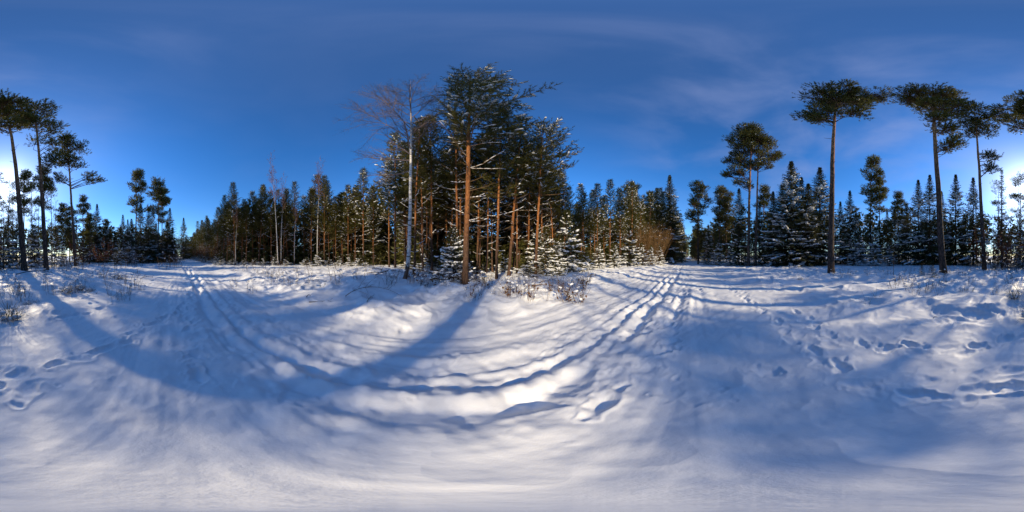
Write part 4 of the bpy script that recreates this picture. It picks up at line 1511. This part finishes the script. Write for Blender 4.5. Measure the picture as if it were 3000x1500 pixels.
SAPL = [bare_tree(511, 4.6, 0.028, 1.2, 1.1, 8, 1, M_DARKTW, M_DARKTW, sides=6, dens=0.7, tw=0.006), bare_tree(512, 3.2, 0.022, 0.8, 0.9, 7, 1, M_SHRUB, M_SHRUB, sides=6, dens=0.7, tw=0.006)]
sl = []
for i in range(46):
    r = random.random()
    px = random.choice([random.uniform(2870, 3020), random.uniform(-10, 250), random.uniform(240, 420), random.uniform(2870, 3010)])
    d = random.uniform(14.5, 24)
    sl.append((px if px < 2000 else px - 3000, d))
sl.sort()
for i, (px, d) in enumerate(sl):
    hero('bare_sapling', SAPL[0] if random.random() < .7 else SAPL[1], px, d, '%s bare thin sapling from the left in the scrub under the low sun' % nth(i + 1), 'sapling', random.uniform(.6, 1.25), 'bare saplings under the low sun', spin=random.uniform(0, 6), tilt=(random.gauss(0, .06), random.gauss(0, .06)))
for px, d, sc, lab in [(2618, 12.5, 0.95, 'single pale thin sapling standing in the snow left of the one-sided pine'),
                       (1625, 14, 1.25, 'thin pale saplings leaning right of the front stand'), (1640, 15, 1.3, 'slanting pale sapling behind the tall layered spruce sapling'),
                       (1730, 17.5, 1.1, 'forked bare sapling before the snow-dusted stand')]:
    hero('bare_sapling', SAPL[1], px, d, lab, 'sapling', sc, spin=random.uniform(0, 6))

# ------------------------------------------------------------------ shrubs
brown_bush = shrub(601, 5.6, 85, 3.0, M_SHRUB, None, 0.01, 0.016, tw=0.007)
hero('bare_shrub', brown_bush, 1900, 25.0, 'big golden-brown leafless bush at the left edge of the ride on the right', 'bush')
hero('bare_shrub', brown_bush, 1915, 29.0, 'second golden-brown leafless bush behind the first', 'bush', 1.1, spin=2)
beech = shrub(602, 4.6, 16, 2.4, M_DARKTW, M_BROWNLEAF, 0.06, 0.018, leaf_n=1500, tw=0.006)
beech2 = shrub(603, 3.4, 12, 2.0, M_DARKTW, M_BROWNLEAF, 0.08, 0.016, leaf_n=700, tw=0.006)
for px, d, pr, sc, lab in [(2893, 17.0, beech, 1.0, 'rust-leaved beech shrub right of the row of dark spruces'), (2925, 18.5, beech2, 1.15, 'smaller rust-leaved shrub right of the first, under the slim frosted spruce'),
                           (2962, 16.5, beech2, 0.95, 'thin rust-leaved shrub just left of the sun'), (240, 25, beech2, 1.2, 'dull brown shrub right of the third tall pine'),
                           (300, 27, beech, 0.85, 'brown-leaved bush before the dark thicket'), (345, 30, beech2, 1.2, 'brown bush at the right half of the dark thicket')]:
    hero('leafy_shrub', pr, px, d, lab, 'shrub', sc, spin=random.uniform(0, 6))
scrub = [shrub(610, 2.4, 26, 1.6, M_DARKTW, None, 0.05, 0.009, tw=0.005), shrub(611, 1.5, 22, 1.2, M_SHRUB, None, 0.06, 0.007, tw=0.004)]
ss = []
for i in range(40):
    px = random.choice([random.uniform(-90, 520), random.uniform(-150, 260)])
    ss.append((px, random.uniform(17, 33)))
ss.sort()
for i, (px, d) in enumerate(ss):
    hero('bare_shrub', scrub[0] if d > 20 else scrub[1], px, d, '%s dark leafless scrub clump from the left along the back edge of the clearing' % nth(i + 1), 'bush', random.uniform(.7, 1.4), 'scrub clumps at the back', spin=random.uniform(0, 6))

# ------------------------------------------------------------------ low plants and debris in the snow
GT = [tussock(701, 110, 0.75, 0.6, M_GRASSD, 0.005, 0.6, 0.15), tussock(702, 70, 0.5, 0.5, M_GRASSD, 0.005, 0.6, 0.3), tussock(703, 26, 0.5, 0.4, M_GRASS, 0.004, 0.5),
      tussock(704, 9, 0.75, 0.3, M_GRASSD, 0.004, 0.5)]
for px, d, i, sc, lab in [(30, 4.0, 0, 1.0, 'large dark grass tussock poking through the snow near the left picture edge'), (2968, 5.6, 0, 0.85, 'snow-buried grass tussock with arching blades near the sun side'),
                          (195, 6.9, 1, 1.2, 'wide dark sedge tuft right of the large tussock'), (235, 7.6, 1, 1.0, 'sedge tuft behind the wide one'), (265, 7.3, 1, 0.8, 'small sedge tuft right of the wide one'),
                          (345, 10.4, 1, 1.5, 'round snow-capped sedge tuft beside the left ride'), (362, 10.8, 2, 1.4, 'upright dry sedge right of the snow-capped tuft'),
                          (80, 5.2, 1, 0.6, 'small dark tuft between the large tussock and the wide sedge'), (105, 5.5, 1, 0.5, 'tiny dark tuft right of the large tussock'),
                          (2545, 5.2, 3, 0.9, 'few long bent grass blades on the snow hummock below the umbrella pine'), (2572, 5.6, 3, 1.0, 'long upright grass blades on the snow hummock right of the bent ones'),
                          (2615, 9.3, 2, 0.7, 'pale straw tuft in the sunlit snow before the dark row'), (2690, 8.8, 2, 0.5, 'thin straw wisps right of the pale straw tuft'),
                          (947, 7.0, 2, 0.8, 'straw tuft on the bright mound left of the birch'), (2345, 10.2, 1, 0.7, 'dark tuft beside the ride before the big spruces')]:
    hero('grass_tussock', GT[i], px, d, lab, 'grass', sc, spin=random.uniform(0, 6))
FERN = tussock(710, 22, 0.42, 0.4, M_RUST, 0.011, 0.7)
STK = [shrub(711, 0.75, 7, 0.35, M_SHRUB, M_RUST, 0.0, 0.004, leaf_n=14, tw=0.003), shrub(712, 0.6, 9, 0.5, M_DARKTW, None, 0.1, 0.004, tw=0.0025), shrub(713, 0.95, 5, 0.3, M_SHRUB, None, 0, 0.005, tw=0.003)]
spots = []
for (p0, p1, d0, d1, n) in [(1346, 1720, 5.2, 9.5, 66), (1130, 1340, 7.0, 9.8, 36), (660, 1120, 7, 20, 50), (0, 420, 5.5, 16, 72), (2560, 3000, 6.5, 16, 62), (2400, 2560, 11, 17, 12)]:
    for i in range(n):
        spots.append((random.uniform(p0, p1), random.uniform(d0, d1) if random.random() < .5 else d0 + (d1 - d0) * random.random() ** 2))
spots.sort()
zn = [(0, 430, 'left of the left ride'), (640, 1125, 'in the clearing left of the birch'), (1120, 1345, 'around the birch'), (1345, 1725, 'right of the front pine'), (2390, 3001, 'below the dark spruces')]
cnt = {}
for px, d in spots:
    x, y = polar(px, d)
    z = [k for k, q in enumerate(zn) if q[0] <= px <= q[1]][0]
    cnt[z] = cnt.get(z, 0) + 1
    pr = random.choice([STK[0], STK[1], STK[2], STK[1]]) if z in (2, 3) else random.choice([STK[1], STK[1], STK[2], GT[2]])
    hero('dry_stalks', pr, px, d, '%s sprig of dry stalks from the left %s' % (nth(cnt[z]), zn[z][2]), 'dry plant', random.uniform(.5, 1.15), 'dry stalks in the snow', spin=random.uniform(0, 6))
for px, d, sc, lab in [(1512, 6.3, 0.8, 'rusty bracken clump on the snow mound right of the front pine'), (1480, 6.0, 0.6, 'small withered bracken left of the rusty clump'), (1430, 6.7, 0.8, 'bent dry bracken close to the trunk shadow'),
                       (1390, 6.9, 0.5, 'bracken tuft at the foot of the tall front pine'), (1290, 8.0, 0.6, 'dry bracken left of the little spruce')]:
    hero('bracken_clump', FERN, px, d, lab, 'bracken', sc, spin=random.uniform(0, 6))


def fallen(seed, L, r, twigs, mat, bend=0.3, snowy=False, arch=0.0):
    rng = np.random.default_rng(seed)
    mb, sn = MB(), MB()
    pts = curve_pts((0, 0, 0.05), 0, radians(arch), L, -radians(arch * 2.1), 9, 0.08, rng)
    tube(mb, pts, np.linspace(r, r * 0.35, 9), 6)
    for i in range(twigs):
        s = rng.uniform(0.15, 1)
        q = np.array([np.interp(s, np.linspace(0, 1, 9), pts[:, c]) for c in range(3)])
        polyline_cones(mb, curve_pts(q, rng.uniform(-1.5, 1.5), radians(rng.uniform(-10, 70)), L * rng.uniform(.12, .4), -0.5, 5, .2, rng), r * 0.45, r * 0.2, 4)
    if snowy:
        snow_on_line(sn, rng, pts, r * 1.2, 0, 0.9)
    out = [('stem', mb.mesh('stem', [mat]))]
    if sn.n:
        out.append(('snow', sn.mesh('snow', [M_SNOWB]), 'stuff'))
    return out


for px, d, args, spin, lab in [
    (905, 5.0, (801, 0.75, 0.014, 3, M_DARKTW), 0.15, 'short dark stick lying on the snow left of the arching branch'),
    (1012, 5.4, (802, 2.0, 0.011, 12, M_TWIG, .3, False, 38), -0.4, 'thin arching dry branch with side twigs lying on the snow below the birch'),
    (1075, 4.7, (803, 0.5, 0.010, 7, M_TWIG, .3, False, 30), 1.2, 'small spray of dry twigs at the tip of the arching branch'),
    (898, 5.4, (804, 0.22, 0.016, 0, M_DARKTW, .3, False, 70), 0.5, 'short upright twig stub left of the dark stick'),
    (1558, 7.0, (805, 0.75, 0.030, 0, M_RUST, .1, True, 8), 0.5, 'reddish piece of dead branch on the snow right of the bracken'),
    (1580, 8.2, (806, 0.9, 0.024, 1, M_TWIG, .1, True, 15), 0.9, 'slanting dead branch further right of the bracken'),
    (1260, 8.1, (807, 1.6, 0.03, 5, M_TWIG, .2, True, 10), 0.3, 'fallen branch with snow on it left of the little spruce'),
    (1100, 9.5, (808, 1.9, 0.03, 6, M_TWIG, .2, True, 22), 0.4, 'snow-dusted fallen branch left of the birch'),
    (1130, 11.0, (809, 1.5, 0.035, 4, M_DARKTW, .2, True, 30), 2.6, 'dark arched branch sticking from the snow behind the birch'),
    (1075, 10.2, (810, 1.3, 0.028, 5, M_DARKTW, .2, True, 12), -0.5, 'dark brushwood stick in the clearing edge left of the birch'),
    (2734, 4.0, (811, 0.14, 0.008, 0, M_DARKTW, .2, False, 70), 0.3, 'tiny dark twig standing in the snow below the one-sided pine'),
    (45, 13.0, (812, 3.2, 0.04, 2, M_DARKTW, .2, False, 16), 0.1, 'low broken branch lying across the saplings by the leaning pine'),
    (2985, 6.6, (813, 1.3, 0.012, 3, M_DARKTW, .2, False, 60), 2.3, 'bent bare twig rising from the snow at the right picture edge'),
    (410, 10.6, (814, 1.0, 0.02, 4, M_DARKTW, .2, True, 25), 0.4, 'dark twig beside the left ride'),
    (1720, 10.5, (815, 0.7, 0.03, 4, M_DARKTW, .2, True, 35), 0.4, 'dark twiggy stump at the edge of the smooth snow right of the saplings'),
]:
    hero('fallen_branch', fallen(*args), px, d, lab, 'branch', 1.0, sink=0.02, spin=spin)

# logs and brash heaps under snow: rounded snow caps with dark gaps beneath
# ------------------------------------------------------------------ far woodland: one mass nobody could count
rngf = np.random.default_rng(77)
FM = MB()


def far_tree(x, y, H, R, conic):
    z0 = gz(x, y) - 0.1
    n = 115
    cones(FM, np.array([[x, y, z0]]), np.array([[x + rngf.normal(0, .2), y, z0 + H * 0.96]]), 0.1, 0.03, 5, 1)
    if conic:
        t = rngf.random(n) ** 0.8
        rad_ = R * (1 - t) ** 0.85
        zz = 0.06 * H + t * H * 0.94
    else:
        t = rngf.random(n)
        rad_ = R * np.sqrt(np.clip(1 - (t * 2 - 0.75) ** 2 / 1.7, 0.02, 1))
        zz = H * (0.42 + 0.58 * t)
    a = rngf.uniform(0, 2 * pi, n)
    q = rad_ * np.sqrt(rngf.uniform(0.15, 1, n))
    P = np.stack([x + q * np.cos(a), y + q * np.sin(a), z0 + zz], 1)
    D = np.stack([np.cos(a), np.sin(a), np.full(n, -0.1 if conic else 0.5)], 1)
    needles(FM, rngf, P, D, np.full(n, 0.75), 5, 0.27, 0.72, (15, 60), 0)


def belt(path, off0, off1, gap, H0, H1, pconic, R=1.7):
    for (x, y, nr, s) in along(path, gap):
        o = off0
        while o < off1:
            q = nr * (o + random.uniform(-1, 1)) + np.array([nr[1], -nr[0]]) * random.uniform(-1, 1)
            far_tree(x + q[0], y + q[1], random.uniform(H0, H1), R * random.uniform(.8, 1.3), random.random() < pconic)
            o += gap * 1.1


belt([(566, 90), (672, 25), (860, 25), (1040, 22.5), (1088, 22)], 5.5, 17, 2.4, 9, 12, 0.7)
belt(P_LEFT, 4.8, 12, 2.1, 2.5, 5.0, 1.0, 1.5)
belt(P_MID, 5.5, 10, 2.0, 2.0, 4.0, 1.0, 1.3)
belt(P_RIGHT, 4.5, 8, 2.3, 2.5, 4.5, 1.0, 1.5)
belt([(600, 95), (700, 62), (760, 50), (900, 48), (1085, 50)], 0, 7, 3.0, 8, 12, 0.8, 2.0)
belt([(540, 125), (560, 92), (572, 76)], -1.0, 6, 2.6, 7, 11, 0.9, 2.0)
belt([(1092, 25), (1135, 48), (1150, 90)], 0.5, 6, 2.2, 9, 13, 0.7)
belt([(1190, 60), (1196, 30)], -1.0, 6, 2.4, 8, 12, 0.5)
belt([(1196, 21), (1300, 21.5), (1400, 22), (1550, 21), (1650, 24)], 0, 9, 2.3, 8, 11, 0.7)
belt([(1700, 27), (1800, 31), (1880, 36), (1960, 46), (2000, 90)], 0, 9, 2.7, 8, 12, 0.8)
belt([(2000, 95), (2013, 190)], 0, 8, 6, 12, 17, 0.5, 2.2)
belt([(2032, 120), (2050, 50), (2110, 38), (2250, 34), (2450, 36), (2700, 36), (2880, 35)], 0, 9, 3.0, 8, 13, 0.85, 2.0)
belt([(2900, 34), (2960, 36)], 0, 6, 4.5, 8, 11, 0.4)
belt([(-60, 40), (60, 42), (150, 42), (240, 44)], 0, 10, 3.2, 7, 11, 0.6)
belt([(240, 46), (400, 48), (480, 56), (506, 100)], 0, 9, 2.8, 8, 11.5, 0.85, 2.0)
belt([(503, 110), (522, 125), (545, 110)], 0, 8, 3, 12, 16, 0.8, 2.5)
belt([(2010, 210), (2024, 215)], 0, 10, 6, 9, 12, 0.3, 2.5)
obj('forest', FM.mesh('forest', [M_SPRUCE, M_BARKY]), None, 'stuff')
